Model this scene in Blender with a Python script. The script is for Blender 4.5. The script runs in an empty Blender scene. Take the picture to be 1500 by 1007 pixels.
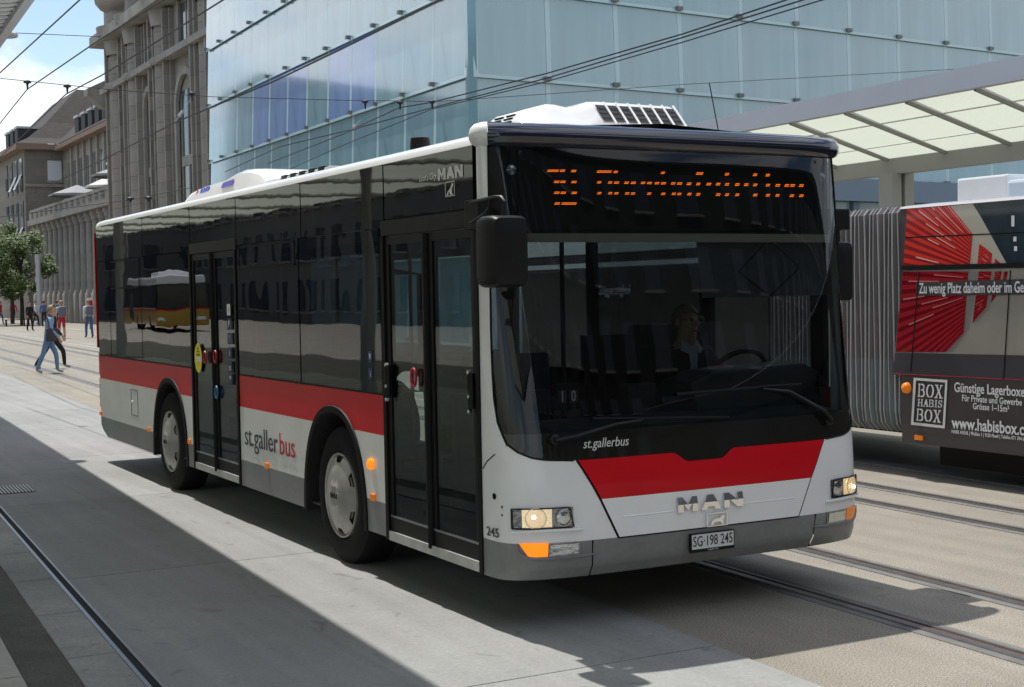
import bpy, bmesh, math, random
from mathutils import Vector, Matrix
from mathutils.geometry import tessellate_polygon
R = math.radians
random.seed(7)
S = bpy.context.scene
C = S.collection

# ------------------------------------------------------------------ camera
FPX, YAW, PITCH, ROLL = 2079.016, -0.49786, -0.037462, -0.018533
CAM = Vector((-3.5741, -7.2471, 1.8651))
def cam_axes():
    cy, sy, cp, sp = math.cos(YAW), math.sin(YAW), math.cos(PITCH), math.sin(PITCH)
    f = Vector((-sy*cp, cy*cp, sp)); r = Vector((cy, sy, 0)); u = r.cross(f)
    c, s = math.cos(ROLL), math.sin(ROLL)
    return c*r+s*u, -s*r+c*u, f
AX, AY, AZ = cam_axes()
cd = bpy.data.cameras.new('camera'); cam = bpy.data.objects.new('camera', cd); C.objects.link(cam)
cd.sensor_width = 36; cd.lens = 36*FPX/1500; cd.clip_start = .05; cd.clip_end = 3000
cam.matrix_world = Matrix(((AX.x, AY.x, -AZ.x, CAM.x), (AX.y, AY.y, -AZ.y, CAM.y), (AX.z, AY.z, -AZ.z, CAM.z), (0, 0, 0, 1)))
S.camera = cam
def U(u, v, ax, c):
    """surveying helper: where the sight line through a photo point meets the plane axis=c"""
    d = AX*((u-750)/FPX) - AY*((v-503.5)/FPX) + AZ
    return CAM + d*((c-CAM[ax])/d[ax])

# ------------------------------------------------------------------ sky, sun, exposure
SUNV = Vector((-.045, .425, 1.0)).normalized()
wd = bpy.data.worlds.new('World'); S.world = wd; wd.use_nodes = True
nt = wd.node_tree; nt.nodes.clear()
def N(nt, t, **k):
    n = nt.nodes.new(t)
    for a, b in k.items(): setattr(n, a, b)
    return n
sky = N(nt, 'ShaderNodeTexSky', sky_type='NISHITA', sun_disc=False)
sky.sun_elevation = math.asin(SUNV.z); sky.sun_rotation = math.atan2(SUNV.x, SUNV.y); sky.air_density = 1.0; sky.dust_density = .6
tc = N(nt, 'ShaderNodeTexCoord')
mp = N(nt, 'ShaderNodeMapping'); mp.inputs['Scale'].default_value = (1, 1, 1.9); mp.inputs['Location'].default_value = (2.3, .35, .1)
nz = N(nt, 'ShaderNodeTexNoise'); nz.inputs['Scale'].default_value = 3.3; nz.inputs['Detail'].default_value = 8; nz.inputs['Roughness'].default_value = .56
cr = N(nt, 'ShaderNodeValToRGB'); cr.color_ramp.elements[0].position = .468; cr.color_ramp.elements[1].position = .54
nz2 = N(nt, 'ShaderNodeTexNoise'); nz2.inputs['Scale'].default_value = 6; nz2.inputs['Detail'].default_value = 6
cl = N(nt, 'ShaderNodeMix', data_type='RGBA'); cl.inputs['A'].default_value = (8.6, 9.2, 10.0, 1); cl.inputs['B'].default_value = (12.2, 12.5, 12.9, 1)
mx = N(nt, 'ShaderNodeMix', data_type='RGBA')
sk2 = N(nt, 'ShaderNodeVectorMath', operation='SCALE'); sk2.inputs['Scale'].default_value = 1.45
bg = N(nt, 'ShaderNodeBackground'); bg.inputs['Strength'].default_value = .108
wo = N(nt, 'ShaderNodeOutputWorld')
L = nt.links.new
L(tc.outputs['Generated'], mp.inputs['Vector']); L(mp.outputs[0], nz.inputs['Vector']); L(mp.outputs[0], nz2.inputs['Vector'])
L(nz.outputs['Fac'], cr.inputs['Fac']); L(cr.outputs['Color'], mx.inputs['Factor']); L(sky.outputs[0], sk2.inputs[0]); L(sk2.outputs[0], mx.inputs['A'])
L(nz2.outputs['Fac'], cl.inputs['Factor']); L(cl.outputs['Result'], mx.inputs['B']); L(mx.outputs['Result'], bg.inputs['Color']); L(bg.outputs[0], wo.inputs['Surface'])
sd = bpy.data.lights.new('sun', 'SUN'); sd.energy = 4.7; sd.angle = R(.53); sd.color = (1, .965, .91)
so = bpy.data.objects.new('sun', sd); C.objects.link(so); so.rotation_euler = SUNV.to_track_quat('Z', 'Y').to_euler(); so.location = (0, 0, 60)
S.view_settings.view_transform = 'Standard'; S.view_settings.look = 'None'; S.view_settings.exposure = 0; S.view_settings.gamma = 1
S.cycles.max_bounces = 8; S.cycles.transparent_max_bounces = 16; S.cycles.caustics_reflective = False; S.cycles.caustics_refractive = False

# ------------------------------------------------------------------ helpers
class MB:
    def __init__(s): s.v = []; s.f = []; s.m = []
    def add(s, vs, fs, mi=0):
        o = len(s.v); s.v += [tuple(p) for p in vs]; s.f += [tuple(i+o for i in f) for f in fs]; s.m += [mi]*len(fs); return s
    def box(s, x0, x1, y0, y1, z0, z1, mi=0):
        return s.add([(x0,y0,z0),(x1,y0,z0),(x1,y1,z0),(x0,y1,z0),(x0,y0,z1),(x1,y0,z1),(x1,y1,z1),(x0,y1,z1)],
              [(0,3,2,1),(4,5,6,7),(0,1,5,4),(1,2,6,5),(2,3,7,6),(3,0,4,7)], mi)
    def obox(s, c, ax, ay, az, hx, hy, hz, mi=0):
        vs = [c+ax*(hx*i)+ay*(hy*j)+az*(hz*k) for k in (-1,1) for i, j in ((-1,-1),(1,-1),(1,1),(-1,1))]
        return s.add(vs, [(0,3,2,1),(4,5,6,7),(0,1,5,4),(1,2,6,5),(2,3,7,6),(3,0,4,7)], mi)
    def tube(s, pts, r, n=8, mi=0, cap=True, flat=1.):
        pts = [Vector(p) for p in pts]; rs = r if isinstance(r, (list, tuple)) else [r]*len(pts)
        o = len(s.v); up = None
        for i, p in enumerate(pts):
            t = (pts[min(i+1, len(pts)-1)]-pts[max(i-1, 0)]).normalized()
            if up is None: up = t.orthogonal().normalized() if abs(t.z) > .95 else Vector((0, 0, 1)).cross(t).normalized()
            up = (up-t*up.dot(t)).normalized(); w = t.cross(up)
            for k in range(n):
                a = 2*math.pi*k/n; s.v.append(tuple(p+up*(math.cos(a)*rs[i])+w*(math.sin(a)*rs[i]*flat)))
        for i in range(len(pts)-1):
            for k in range(n):
                k2 = (k+1) % n; s.f.append((o+i*n+k, o+i*n+k2, o+(i+1)*n+k2, o+(i+1)*n+k)); s.m.append(mi)
        if cap:
            s.f.append(tuple(o+k for k in reversed(range(n)))); s.f.append(tuple(o+(len(pts)-1)*n+k for k in range(n))); s.m += [mi, mi]
        return s
    def lathe(s, c, ax, prof, n=32, mi=0, up=None):
        """prof: (distance along ax, radius)"""
        ax = Vector(ax).normalized(); u = ax.orthogonal().normalized() if up is None else up; w = ax.cross(u); c = Vector(c); o = len(s.v)
        for d, r in prof:
            for k in range(n):
                a = 2*math.pi*k/n; s.v.append(tuple(c+ax*d+u*(math.cos(a)*r)+w*(math.sin(a)*r)))
        for i in range(len(prof)-1):
            for k in range(n):
                k2 = (k+1) % n; s.f.append((o+i*n+k, o+i*n+k2, o+(i+1)*n+k2, o+(i+1)*n+k)); s.m.append(mi)
        return s
    def grid(s, rows, mi=0, flip=False):
        o = len(s.v); nr, nc = len(rows), len(rows[0])
        for r in rows: s.v += [tuple(p) for p in r]
        for i in range(nr-1):
            for j in range(nc-1):
                q = (o+i*nc+j, o+i*nc+j+1, o+(i+1)*nc+j+1, o+(i+1)*nc+j); s.f.append(q[::-1] if flip else q); s.m.append(mi)
        return s
    def poly(s, pts, mi=0):
        pts = [Vector(p) for p in pts]; tr = tessellate_polygon([pts]); return s.add(pts, [tuple(t) for t in tr], mi)
    def prism(s, pts, d, mi=0):
        pts = [Vector(p) for p in pts]; d = Vector(d); n = len(pts); tr = tessellate_polygon([pts])
        return s.add(pts+[p+d for p in pts], [tuple(t) for t in tr]+[tuple(i+n for i in reversed(t)) for t in tr]+[(i, (i+1) % n, (i+1) % n+n, i+n) for i in range(n)], mi)
    def build(s, name, mat, parent=None, smooth=False, fix=True, bevel=0):
        me = bpy.data.meshes.new(name); me.from_pydata(s.v, [], s.f)
        mats = mat if isinstance(mat, (list, tuple)) else [mat]
        for m in mats: me.materials.append(m)
        if len(mats) > 1: me.polygons.foreach_set('material_index', s.m)
        if fix or bevel:
            bm = bmesh.new(); bm.from_mesh(me)
            if fix: bmesh.ops.recalc_face_normals(bm, faces=bm.faces)
            if bevel:
                bmesh.ops.bevel(bm, geom=[e for e in bm.edges if e.is_manifold and e.calc_face_angle(0) > .6], offset=bevel, segments=2, affect='EDGES', profile=.6)
            bm.to_mesh(me); bm.free()
        if smooth:
            me.polygons.foreach_set('use_smooth', [True]*len(me.polygons))
            try: me.set_sharp_from_angle(angle=R(38))
            except Exception: pass
        me.update()
        return mesh_obj(name, me, parent)
def mesh_obj(name, me, parent=None):
    o = bpy.data.objects.new(name, me); C.objects.link(o)
    if parent is not None: attach(o, parent)
    return o
WL = {}
def attach(o, parent):
    o.parent = parent; o.matrix_parent_inverse = WL.get(parent.name, Matrix.Identity(4)).inverted()
def thing(name, label, cat, loc, group=None):
    o = bpy.data.objects.new(name, None); C.objects.link(o); o.location = loc; o.empty_display_size = .2
    WL[o.name] = Matrix.Translation(Vector(loc)); return tag(o, label, cat, group)
def tag(o, label, cat, group=None):
    o['label'] = label; o['category'] = cat
    if group: o['group'] = group
    return o
def struct(o): o['kind'] = 'structure'; return o
def stuff(o): o['kind'] = 'stuff'; return o

def M(name, col, rough=.6, metal=0., var=.0, vs=3., bump=0., bs=40., spec=.5, coat=0., emit=None, es=0., stretch=None, speck=0., ss=60., sub=None):
    m = bpy.data.materials.new(name); m.use_nodes = True; t = m.node_tree; b = t.nodes['Principled BSDF']; l = t.links.new
    b.inputs['Base Color'].default_value = (*col, 1); b.inputs['Roughness'].default_value = rough; b.inputs['Metallic'].default_value = metal
    b.inputs['Specular IOR Level'].default_value = spec; b.inputs['Coat Weight'].default_value = coat; b.inputs['Coat Roughness'].default_value = .04
    if emit: b.inputs['Emission Color'].default_value = (*emit, 1); b.inputs['Emission Strength'].default_value = es
    tcn = N(t, 'ShaderNodeTexCoord'); vec = tcn.outputs['Object']
    if stretch:
        mpn = N(t, 'ShaderNodeMapping'); mpn.inputs['Scale'].default_value = stretch; l(vec, mpn.inputs['Vector']); vec = mpn.outputs[0]
    out = None
    def layer(scale, amt, detail, src):
        n = N(t, 'ShaderNodeTexNoise'); n.inputs['Scale'].default_value = scale; n.inputs['Detail'].default_value = detail; l(vec, n.inputs['Vector'])
        mr = N(t, 'ShaderNodeMapRange'); mr.inputs['From Min'].default_value = .3; mr.inputs['From Max'].default_value = .7
        mr.inputs['To Min'].default_value = 1-amt; mr.inputs['To Max'].default_value = 1+amt; l(n.outputs['Fac'], mr.inputs['Value'])
        mu = N(t, 'ShaderNodeVectorMath', operation='SCALE')
        if src is None: mu.inputs[0].default_value = col
        else: l(src, mu.inputs[0])
        l(mr.outputs[0], mu.inputs['Scale']); return mu.outputs[0]
    if var: out = layer(vs, var, 5, out)
    if speck: out = layer(ss, speck, 2, out)
    if out is not None: l(out, b.inputs['Base Color'])
    if bump:
        n = N(t, 'ShaderNodeTexNoise'); n.inputs['Scale'].default_value = bs; n.inputs['Detail'].default_value = 4; l(vec, n.inputs['Vector'])
        bp = N(t, 'ShaderNodeBump'); bp.inputs['Strength'].default_value = 1; bp.inputs['Distance'].default_value = bump; l(n.outputs['Fac'], bp.inputs['Height']); l(bp.outputs[0], b.inputs['Normal'])
    return m
def glass(name, tint, ior=1.6, rough=0., bump=0., bs=1.2, gl=(.95, .97, 1)):
    m = bpy.data.materials.new(name); m.use_nodes = True; t = m.node_tree; t.nodes.clear(); l = t.links.new
    tr = N(t, 'ShaderNodeBsdfTransparent'); tr.inputs['Color'].default_value = (*tint, 1)
    g = N(t, 'ShaderNodeBsdfGlossy'); g.inputs['Color'].default_value = (*gl, 1); g.inputs['Roughness'].default_value = rough
    fr = N(t, 'ShaderNodeFresnel'); ge = N(t, 'ShaderNodeNewGeometry'); io = N(t, 'ShaderNodeMix', data_type='FLOAT'); io.inputs['A'].default_value = ior; io.inputs['B'].default_value = 1/ior; l(ge.outputs['Backfacing'], io.inputs['Factor']); l(io.outputs['Result'], fr.inputs['IOR']); mixn = N(t, 'ShaderNodeMixShader'); o = N(t, 'ShaderNodeOutputMaterial')
    if bump:
        tcn = N(t, 'ShaderNodeTexCoord'); n = N(t, 'ShaderNodeTexNoise'); n.inputs['Scale'].default_value = bs; n.inputs['Detail'].default_value = 1.5
        bp = N(t, 'ShaderNodeBump'); bp.inputs['Distance'].default_value = bump; l(tcn.outputs['Object'], n.inputs['Vector']); l(n.outputs['Fac'], bp.inputs['Height'])
        l(bp.outputs[0], g.inputs['Normal'])
    l(fr.outputs[0], mixn.inputs[0]); l(tr.outputs[0], mixn.inputs[1]); l(g.outputs[0], mixn.inputs[2]); l(mixn.outputs[0], o.inputs['Surface'])
    return m
def text(name, s, mat, parent, org, xd, yd, size, xs=1., bold=0., ext=.001, align='CENTER', shear=0., space=1., width=None, prefix=None):
    cu = bpy.data.curves.new('txt', 'FONT'); cu.body = s; cu.size = 1; cu.align_x = align; cu.align_y = 'CENTER'; cu.extrude = ext/size; cu.offset = bold; cu.shear = shear; cu.resolution_u = 3
    cu.space_character = space
    tmp = bpy.data.objects.new('txt', cu); C.objects.link(tmp); dg = bpy.context.evaluated_depsgraph_get(); me = bpy.data.meshes.new_from_object(tmp.evaluated_get(dg))
    if width:      # stretch so that the text (or its first part) is as long as measured
        if prefix:
            cu.body = prefix; tmp2 = bpy.data.objects.new('txt', cu); C.objects.link(tmp2); bpy.context.view_layer.update(); mp_ = bpy.data.meshes.new_from_object(tmp2.evaluated_get(bpy.context.evaluated_depsgraph_get())); bpy.data.objects.remove(tmp2)
        else: mp_ = me
        vx = [v.co.x for v in mp_.vertices]; xs = width/((max(vx)-min(vx))*size)
    bpy.data.objects.remove(tmp); bpy.data.curves.remove(cu)
    xd = Vector(xd).normalized(); yd = Vector(yd).normalized(); zd = xd.cross(yd)
    mm = Matrix(((xd.x*xs*size, yd.x*size, zd.x*size, org[0]), (xd.y*xs*size, yd.y*size, zd.y*size, org[1]), (xd.z*xs*size, yd.z*size, zd.z*size, org[2]), (0,0,0,1)))
    me.transform(mm); me.materials.clear(); me.materials.append(mat); me.name = name
    return mesh_obj(name, me, parent)
def smoothstep(a, b, x):
    t = max(0, min(1, (x-a)/(b-a))); return t*t*(3-2*t)
def lerp(tab, x):
    if x <= tab[0][0]: return tab[0][1]
    for (a, b), (c, d) in zip(tab, tab[1:]):
        if x <= c: return b+(d-b)*(x-a)/(c-a) if c > a else d
    return tab[-1][1]
def copy_tree(o, dx, parent=None):
    """copy of a thing and of its parts, moved by dx"""
    c = o.copy(); C.objects.link(c)
    if parent is None:
        c.location = o.location+Vector(dx); WL[c.name] = Matrix.Translation(c.location)
    else: c.parent = parent
    for ch in list(o.children): copy_tree(ch, dx, c)
    return c

# ------------------------------------------------------------------ materials
def pavement(name, col, streak=.08, blot=.07, spots=.30, fine=.09, fs=60., bump=.001):
    """worn paving: blotches, wheel streaks along the lane, oil spots and fine grain"""
    m = bpy.data.materials.new(name); m.use_nodes = True; t = m.node_tree; b = t.nodes['Principled BSDF']; l = t.links.new
    b.inputs['Roughness'].default_value = .72; b.inputs['Specular IOR Level'].default_value = .35
    tcn = N(t, 'ShaderNodeTexCoord'); cur = None
    def lay(scale, lo, hi, fmin, fmax, det=5, st=(1, 1, 1), dist=0., off=0.):
        nonlocal cur
        mpn = N(t, 'ShaderNodeMapping'); mpn.inputs['Scale'].default_value = st; mpn.inputs['Location'].default_value = (off, off*.7, 0); l(tcn.outputs['Object'], mpn.inputs['Vector'])
        n = N(t, 'ShaderNodeTexNoise'); n.inputs['Scale'].default_value = scale; n.inputs['Detail'].default_value = det; n.inputs['Distortion'].default_value = dist; l(mpn.outputs[0], n.inputs['Vector'])
        mr = N(t, 'ShaderNodeMapRange'); mr.inputs['From Min'].default_value = fmin; mr.inputs['From Max'].default_value = fmax; mr.inputs['To Min'].default_value = lo; mr.inputs['To Max'].default_value = hi; l(n.outputs['Fac'], mr.inputs['Value'])
        mu = N(t, 'ShaderNodeVectorMath', operation='SCALE'); l(mr.outputs[0], mu.inputs['Scale'])
        if cur is None: mu.inputs[0].default_value = col
        else: l(cur, mu.inputs[0])
        cur = mu.outputs[0]; return n
    lay(.55, 1-blot, 1+blot, .35, .65); lay(1.0, 1-streak, 1+streak*.8, .35, .65, 6, (4.5, .16, 1), .6, 3.1); lay(2.6, 1-blot*.5, 1+blot*.5, .3, .7, 6, off=7.7)
    lay(5.5, 1-spots, 1., .25, .36, 3, (1, .8, 1), .8, 11.3); lay(.9, 1., 1+streak*1.4, .60, .72, 4, (2.2, .35, 1), 1.6, 5.9); nf = lay(fs, 1-fine, 1+fine, .3, .7, 2)
    l(cur, b.inputs['Base Color']); bp = N(t, 'ShaderNodeBump'); bp.inputs['Distance'].default_value = bump; l(nf.outputs['Fac'], bp.inputs['Height']); l(bp.outputs[0], b.inputs['Normal']); return m
mConcrete = pavement('lane_concrete', (.268, .27, .262))
mConcretes = [mConcrete]+[pavement('lane_concrete', (.268*k_, .27*k_, .262*k_)) for k_ in (.96, 1.04)]
mSlot = M('slot_steel', (.26, .27, .28), .35, .8)
mKerb = pavement('kerb_concrete', (.27, .27, .255), .05, .2, .4, .14, 55)
mAsphalt = pavement('track_asphalt', (.25, .226, .186), .08, .08, .25, .60, 110, .0004)
mDarkAsph = M('dark_joint', (.075, .07, .06), .8, var=.25, vs=4, speck=.3, ss=80, bump=.003, bs=90)
mPlat = M('platform_concrete', (.36, .35, .31), .7, var=.12, vs=2, speck=.08, ss=40)
mBitumen = M('rail_bitumen', (.15, .145, .14), .7, var=.2, vs=6, bump=.002, bs=60)
mRail = M('rail_steel', (.42, .41, .40), .28, .9, var=.15, vs=9)
mRust = M('rail_groove', (.09, .05, .03), .8, var=.3, vs=12)
mSteel = M('steel', (.45, .46, .47), .3, .9, var=.1, vs=8)
mDark = M('dark_gap', (.01, .01, .01), .9)
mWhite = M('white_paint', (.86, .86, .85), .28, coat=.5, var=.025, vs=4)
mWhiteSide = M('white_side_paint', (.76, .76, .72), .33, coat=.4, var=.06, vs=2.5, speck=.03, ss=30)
mRed = M('red_paint', (.60, .005, .013), .32, coat=.12, spec=.22, var=.05, vs=3)
mGrey = M('grey_skirt_paint', (.215, .215, .21), .42, coat=.2, var=.10, vs=3, speck=.06, ss=35)
mBlack = M('black_plastic', (.006, .006, .0065), .45, var=.2, vs=6, spec=.28)
mRubber = M('black_rubber', (.005, .005, .0055), .6, spec=.2)
mGloss = M('black_gloss', (.006, .006, .007), .02, spec=.5, bump=.0034, bs=.7); mGloss.node_tree.nodes['Principled BSDF'].inputs['IOR'].default_value = 1.62
mBand = M('black_print_glass', (.012, .011, .009), .05, spec=.5)
mVisor = M('visor_navy', (.008, .010, .024), .10, coat=.7, spec=.6)
mTyre = M('tyre', (.008, .008, .008), .85, spec=.25, var=.3, vs=6, bump=.002, bs=30)
mRim = M('wheel_cover', (.38, .37, .345), .38, .5, var=.18, vs=9)
mRimD = M('wheel_hole', (.02, .02, .02), .8)
mChrome = M('chrome', (.85, .85, .85), .06, 1.)
mOrange = M('orange_lens', (.85, .22, .01), .2, emit=(1, .25, .0), es=.12)
mOrangeLit = M('orange_lens_lit', (.9, .25, .01), .2, emit=(1, .24, .005), es=.9)
mRedLens = M('red_lens', (.45, .01, .01), .2)
mLampWarm = M('headlamp_reflector', (.8, .74, .62), .16, .9, emit=(1, .70, .36), es=.55, bump=.012, bs=45)
mLampCold = M('lamp_reflector', (.62, .64, .66), .12, 1., bump=.006, bs=25)
mLampHouse = M('lamp_housing', (.34, .34, .35), .22, .8, bump=.004, bs=30)
mLens = glass('lamp_lens', (.93, .94, .93), 1.45)
mBulb = M('bulb', (1, .9, .7), .3, emit=(1, .82, .5), es=6)
mLed = M('orange_led', (.8, .2, .0), .4, emit=(1, .17, .008), es=3.4)
mWS = glass('windscreen_glass', (.38, .415, .41), 1.42, bump=.0012, bs=.9)
mTint = glass('tinted_glass', (.30, .325, .32), 1.52, bump=.0036, bs=1.1)
mDoorGlass = glass('door_glass', (.54, .60, .59), 1.42, bump=.0016, bs=1.3)
mFarGlass = glass('far_window_glass', (.76, .80, .80), 1.35)
mInt = M('interior_dark', (.02, .021, .023), .7)
mIntLight = M('interior_cream', (.36, .34, .25), .5)
mIntGrey = M('interior_grey', (.06, .062, .065), .6)
mSeat = M('seat_fabric', (.018, .026, .06), .85, var=.3, vs=25)
mPole = M('pole_red', (.42, .02, .025), .35)
mDash = M('dashboard', (.03, .042, .048), .5)
mYellow = M('sticker_yellow', (.75, .66, .02), .5)
mBlueS = M('sticker_blue', (.012, .022, .10), .5)
mPaper = M('sticker_white', (.7, .7, .7), .5)
mLet = M('letter_grey', (.06, .06, .065), .5)
mLetRed = M('letter_red', (.5, .015, .04), .5)
mLetW = M('letter_white', (.72, .72, .72), .5)
mLetSilver = M('letter_silver', (.66, .66, .64), .5)
mSkin = M('skin', (.52, .33, .24), .55)
mHairB = M('hair_blond', (.32, .21, .11), .6, var=.3, vs=40)
mHairD = M('hair_dark', (.035, .025, .02), .6)
mHairG = M('hair_grey', (.22, .18, .13), .7, var=.3, vs=60)

# ------------------------------------------------------------------ setting: ground, lanes, rails
K = .043                      # the street runs a little askew to the bus
def sx(a, y): return a+K*y
def strip(mb, a0, a1, y0, y1, z0, z1, mi=0):
    return mb.add([(sx(a0,y0),y0,z0),(sx(a1,y0),y0,z0),(sx(a1,y1),y1,z0),(sx(a0,y1),y1,z0),(sx(a0,y0),y0,z1),(sx(a1,y0),y0,z1),(sx(a1,y1),y1,z1),(sx(a0,y1),y1,z1)],
        [(0,3,2,1),(4,5,6,7),(0,1,5,4),(1,2,6,5),(2,3,7,6),(3,0,4,7)], mi)
struct(MB().add([(-500,-400,0),(600,-400,0),(600,1200,0),(-500,1200,0)], [(0,1,2,3)]).build('ground', mAsphalt))
lane = struct(strip(MB(), -1.832, .862, -40, 60, -.05, .003).build('bus_lane', mDarkAsph))
for k in range(-9, 16):
    y0 = -1.34+3.7*k
    strip(MB(), -1.832, .855, y0+.005, y0+3.695, -.04, .010).build('slab', mConcretes[(k*7) % 3], lane)
edge = struct(strip(MB(), -2.19, -1.912, -12, 40, -.05, .003).build('kerb_edge', mDarkAsph))
for k in range(-10, 32):
    y0 = .23+1.11*k
    strip(MB(), -2.165, -1.912, y0+.006, y0+1.104, -.04, .011).build('kerb_stone', mKerb, edge)
struct(strip(MB(), -2.41, -2.19, -12, 40, -.05, .006).build('gutter_strip', mDarkAsph))
plat = struct(strip(MB(), -9, -2.41, -12, 40, -.05, .004).build('platform', mDarkAsph))
for k in range(-6, 18):
    strip(MB(), -9, -2.415, 2*k+.006, 2*k+1.994, -.04, .012).build('paving_slab', mPlat, plat)
d = thing('slot_drain', 'narrow steel slot drain running along the shaded concrete lane', 'drain', (sx(-1.865, 0), 0, 0))
strip(MB(), -1.91, -1.888, -12, 40, -.05, .0135).build('steel_edge', mSlot, d)
strip(MB(), -1.846, -1.832, -12, 40, -.05, .0125).build('steel_edge', mSlot, d)
strip(MB(), -1.888, -1.846, -12, 40, -.05, .004).build('slot', mDark, d)
g = thing('drain_grate', 'small square metal drain grate set in the shaded concrete lane', 'grate', (-1.3, 7.2, 0))
strip(MB(), -1.75, -1.42, 6.92, 7.52, .006, .0125).build('frame', mDark, g)
for k in range(10):
    strip(MB(), -1.735+.032*k, -1.721+.032*k, 6.94, 7.5, .006, .020).build('bar', M('grate_bar', (.62, .63, .64), .5) if k == 0 else bpy.data.materials['grate_bar'], g)
struct(strip(MB(), 6.45, 6.78, -40, 140, -.02, .006).build('far_kerb_strip', mKerb))
struct(strip(MB(), 10.4, 10.9, 20, 200, -.02, .006).build('plaza_kerb_strip', mKerb))
struct(strip(MB(), 6.0, 6.12, 12, 140, -.02, .005).build('edge_line', mPlat))
for a, lab in ((2.055, 'grooved tram rail nearest to the front bumper of the bus'), (2.935, 'grooved tram rail second from the front bumper of the bus'),
               (4.755, 'grooved tram rail third from the bus, nearer one of the far pair'), (5.42, 'grooved tram rail running closest to the advertising bus')):
    r = thing('tram_rail', lab, 'rail', (sx(a, 0), 0, 0), 'tram rails in the street')
    strip(MB(), a-.115, a-.052, -60, 160, -.02, .004).build('sealing_strip', mBitumen, r)
    strip(MB(), a+.062, a+.125, -60, 160, -.02, .004).build('sealing_strip', mBitumen, r)
    strip(MB(), a-.052, a+.0, -60, 160, -.02, .012).build('rail_head', mRail, r)
    strip(MB(), a+.0, a+.04, -60, 160, -.02, .003).build('groove', mRust, r)
    strip(MB(), a+.04, a+.062, -60, 160, -.02, .010).build('guard_lip', mRail, r)

# ------------------------------------------------------------------ glass building
def panel_mat(name, col, emit=None, es=0, sub=.0):
    m = M(name, col, .14, var=.13, vs=.8, stretch=(1.6, 1.6, .12), spec=.8, emit=emit, es=es, bump=.004, bs=.5)
    b = m.node_tree.nodes['Principled BSDF']; b.inputs['Coat Weight'].default_value = 1; b.inputs['Coat IOR'].default_value = 1.55; b.inputs['Coat Roughness'].default_value = .06
    return m
mPane = panel_mat('frosted_glass_pale', (.225, .40, .46))  # one pale pane colour shared by both faces
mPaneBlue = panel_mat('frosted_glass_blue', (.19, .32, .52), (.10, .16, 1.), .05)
mPaneEdge = M('glass_edge', (.46, .64, .68), .2, coat=.6)
mCore = M('glass_hall_core', (.15, .22, .27), .5)
mClamp = M('clamp_steel', (.20, .20, .20), .4, .4)
P0 = Vector((12.93, 25.02, 0)); DL = Vector((.75, 25.0, 0)).normalized(); DR = Vector((11.77, 1.25, 0)).normalized()
NL = Vector((-DL.y, DL.x, 0)); NR = Vector((DR.y, -DR.x, 0))
gb = thing('glass_hall', 'tall station hall clad in overlapping pale blue frosted glass panes', 'building', P0)
PH = 2.277
core = [P0+DL*.15+DR*.5+NL*-.1, P0+DL*25.3+DR*.5, P0+DL*25.3+DR*26, P0+DL*.35+DR*26]
MB().prism([(p.x, p.y, 0) for p in [P0+DL*.6+DR*.5, P0+DL*25.2+DR*.5, P0+DL*25.2+DR*26, P0+DL*.6+DR*26]], (0, 0, 18.9)).build('core_wall', mCore, gb)
def pane_mesh(w, tilt, nm, mat, dirv, nrm, fin=-1):
    mb = MB(); a = dirv*(w/2-.006)
    pts = []
    for z, o in ((-.10, tilt), (PH+.02, 0)):
        for d_ in (-a, a):
            for t_ in (0, .03): pts.append(d_+nrm*(o+t_)+Vector((0, 0, z)))
    s_ = dirv*.10*(1 if fin > 0 else -1)
    e = (pts[1], pts[5]) if fin < 0 else (pts[3], pts[7])
    i0, i1 = e[0]-dirv*(.15*fin), e[1]-dirv*(.15*fin); f_ = (pts[3], pts[7]) if fin < 0 else (pts[1], pts[5])
    b0, b1 = f_[0].lerp(f_[1], .035), i0.lerp(i1, .035)
    mb.add([b0, b1, i1, f_[1]], [(0,1,2,3)], 0); mb.add([f_[0], i0, b1, b0], [(0,1,2,3)], 1); mb.add([i0, e[0], e[1], i1], [(0,1,2,3)], 1)
    mb.add(pts, [(0,4,6,2),(0,1,5,4),(2,6,7,3),(0,2,3,1),(4,5,7,6)], 1)
    o = mb.build(nm, [mat, mPaneEdge]); me = o.data; bpy.data.objects.remove(o); return me
WLp, WRp = 25.0/12, 2.30
mL = pane_mesh(WLp, .10, 'pane', mPane, DL, NL); mLb = pane_mesh(WLp, .10, 'pane', mPaneBlue, DL, NL); mR_ = pane_mesh(WRp, .08, 'pane', mPane, DR, NR)
cm = MB().box(-.10, .10, -.07, .07, -.05, .05); co = cm.build('clamp', mClamp); clampme = co.data; bpy.data.objects.remove(co)
def put(name, me, loc, parent):
    o = bpy.data.objects.new(name, me); C.objects.link(o); o.parent = parent; o.location = Vector(loc)-parent.location; return o
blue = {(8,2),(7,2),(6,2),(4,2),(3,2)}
for c in range(12):
    for r in range(-1, 6):
        z = 2.83+PH*r
        put('pane', mLb if (c, r) in blue else mL, P0+DL*(WLp*(c+.5))+Vector((0, 0, z)), gb)
        put('clamp', clampme, P0+DL*(WLp*(c+(1 if c < 11 else .97)))+NL*.15+Vector((0, 0, z)), gb)
for c in range(10):
    for r in range(1, 5):
        z = 2.83+PH*r
        put('pane', mR_, P0+DR*(WRp*(c+.5))+Vector((0, 0, z)), gb)
        if c: put('clamp', clampme, P0+DR*(WRp*c)+NR*.13+Vector((0, 0, z)), gb)
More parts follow.
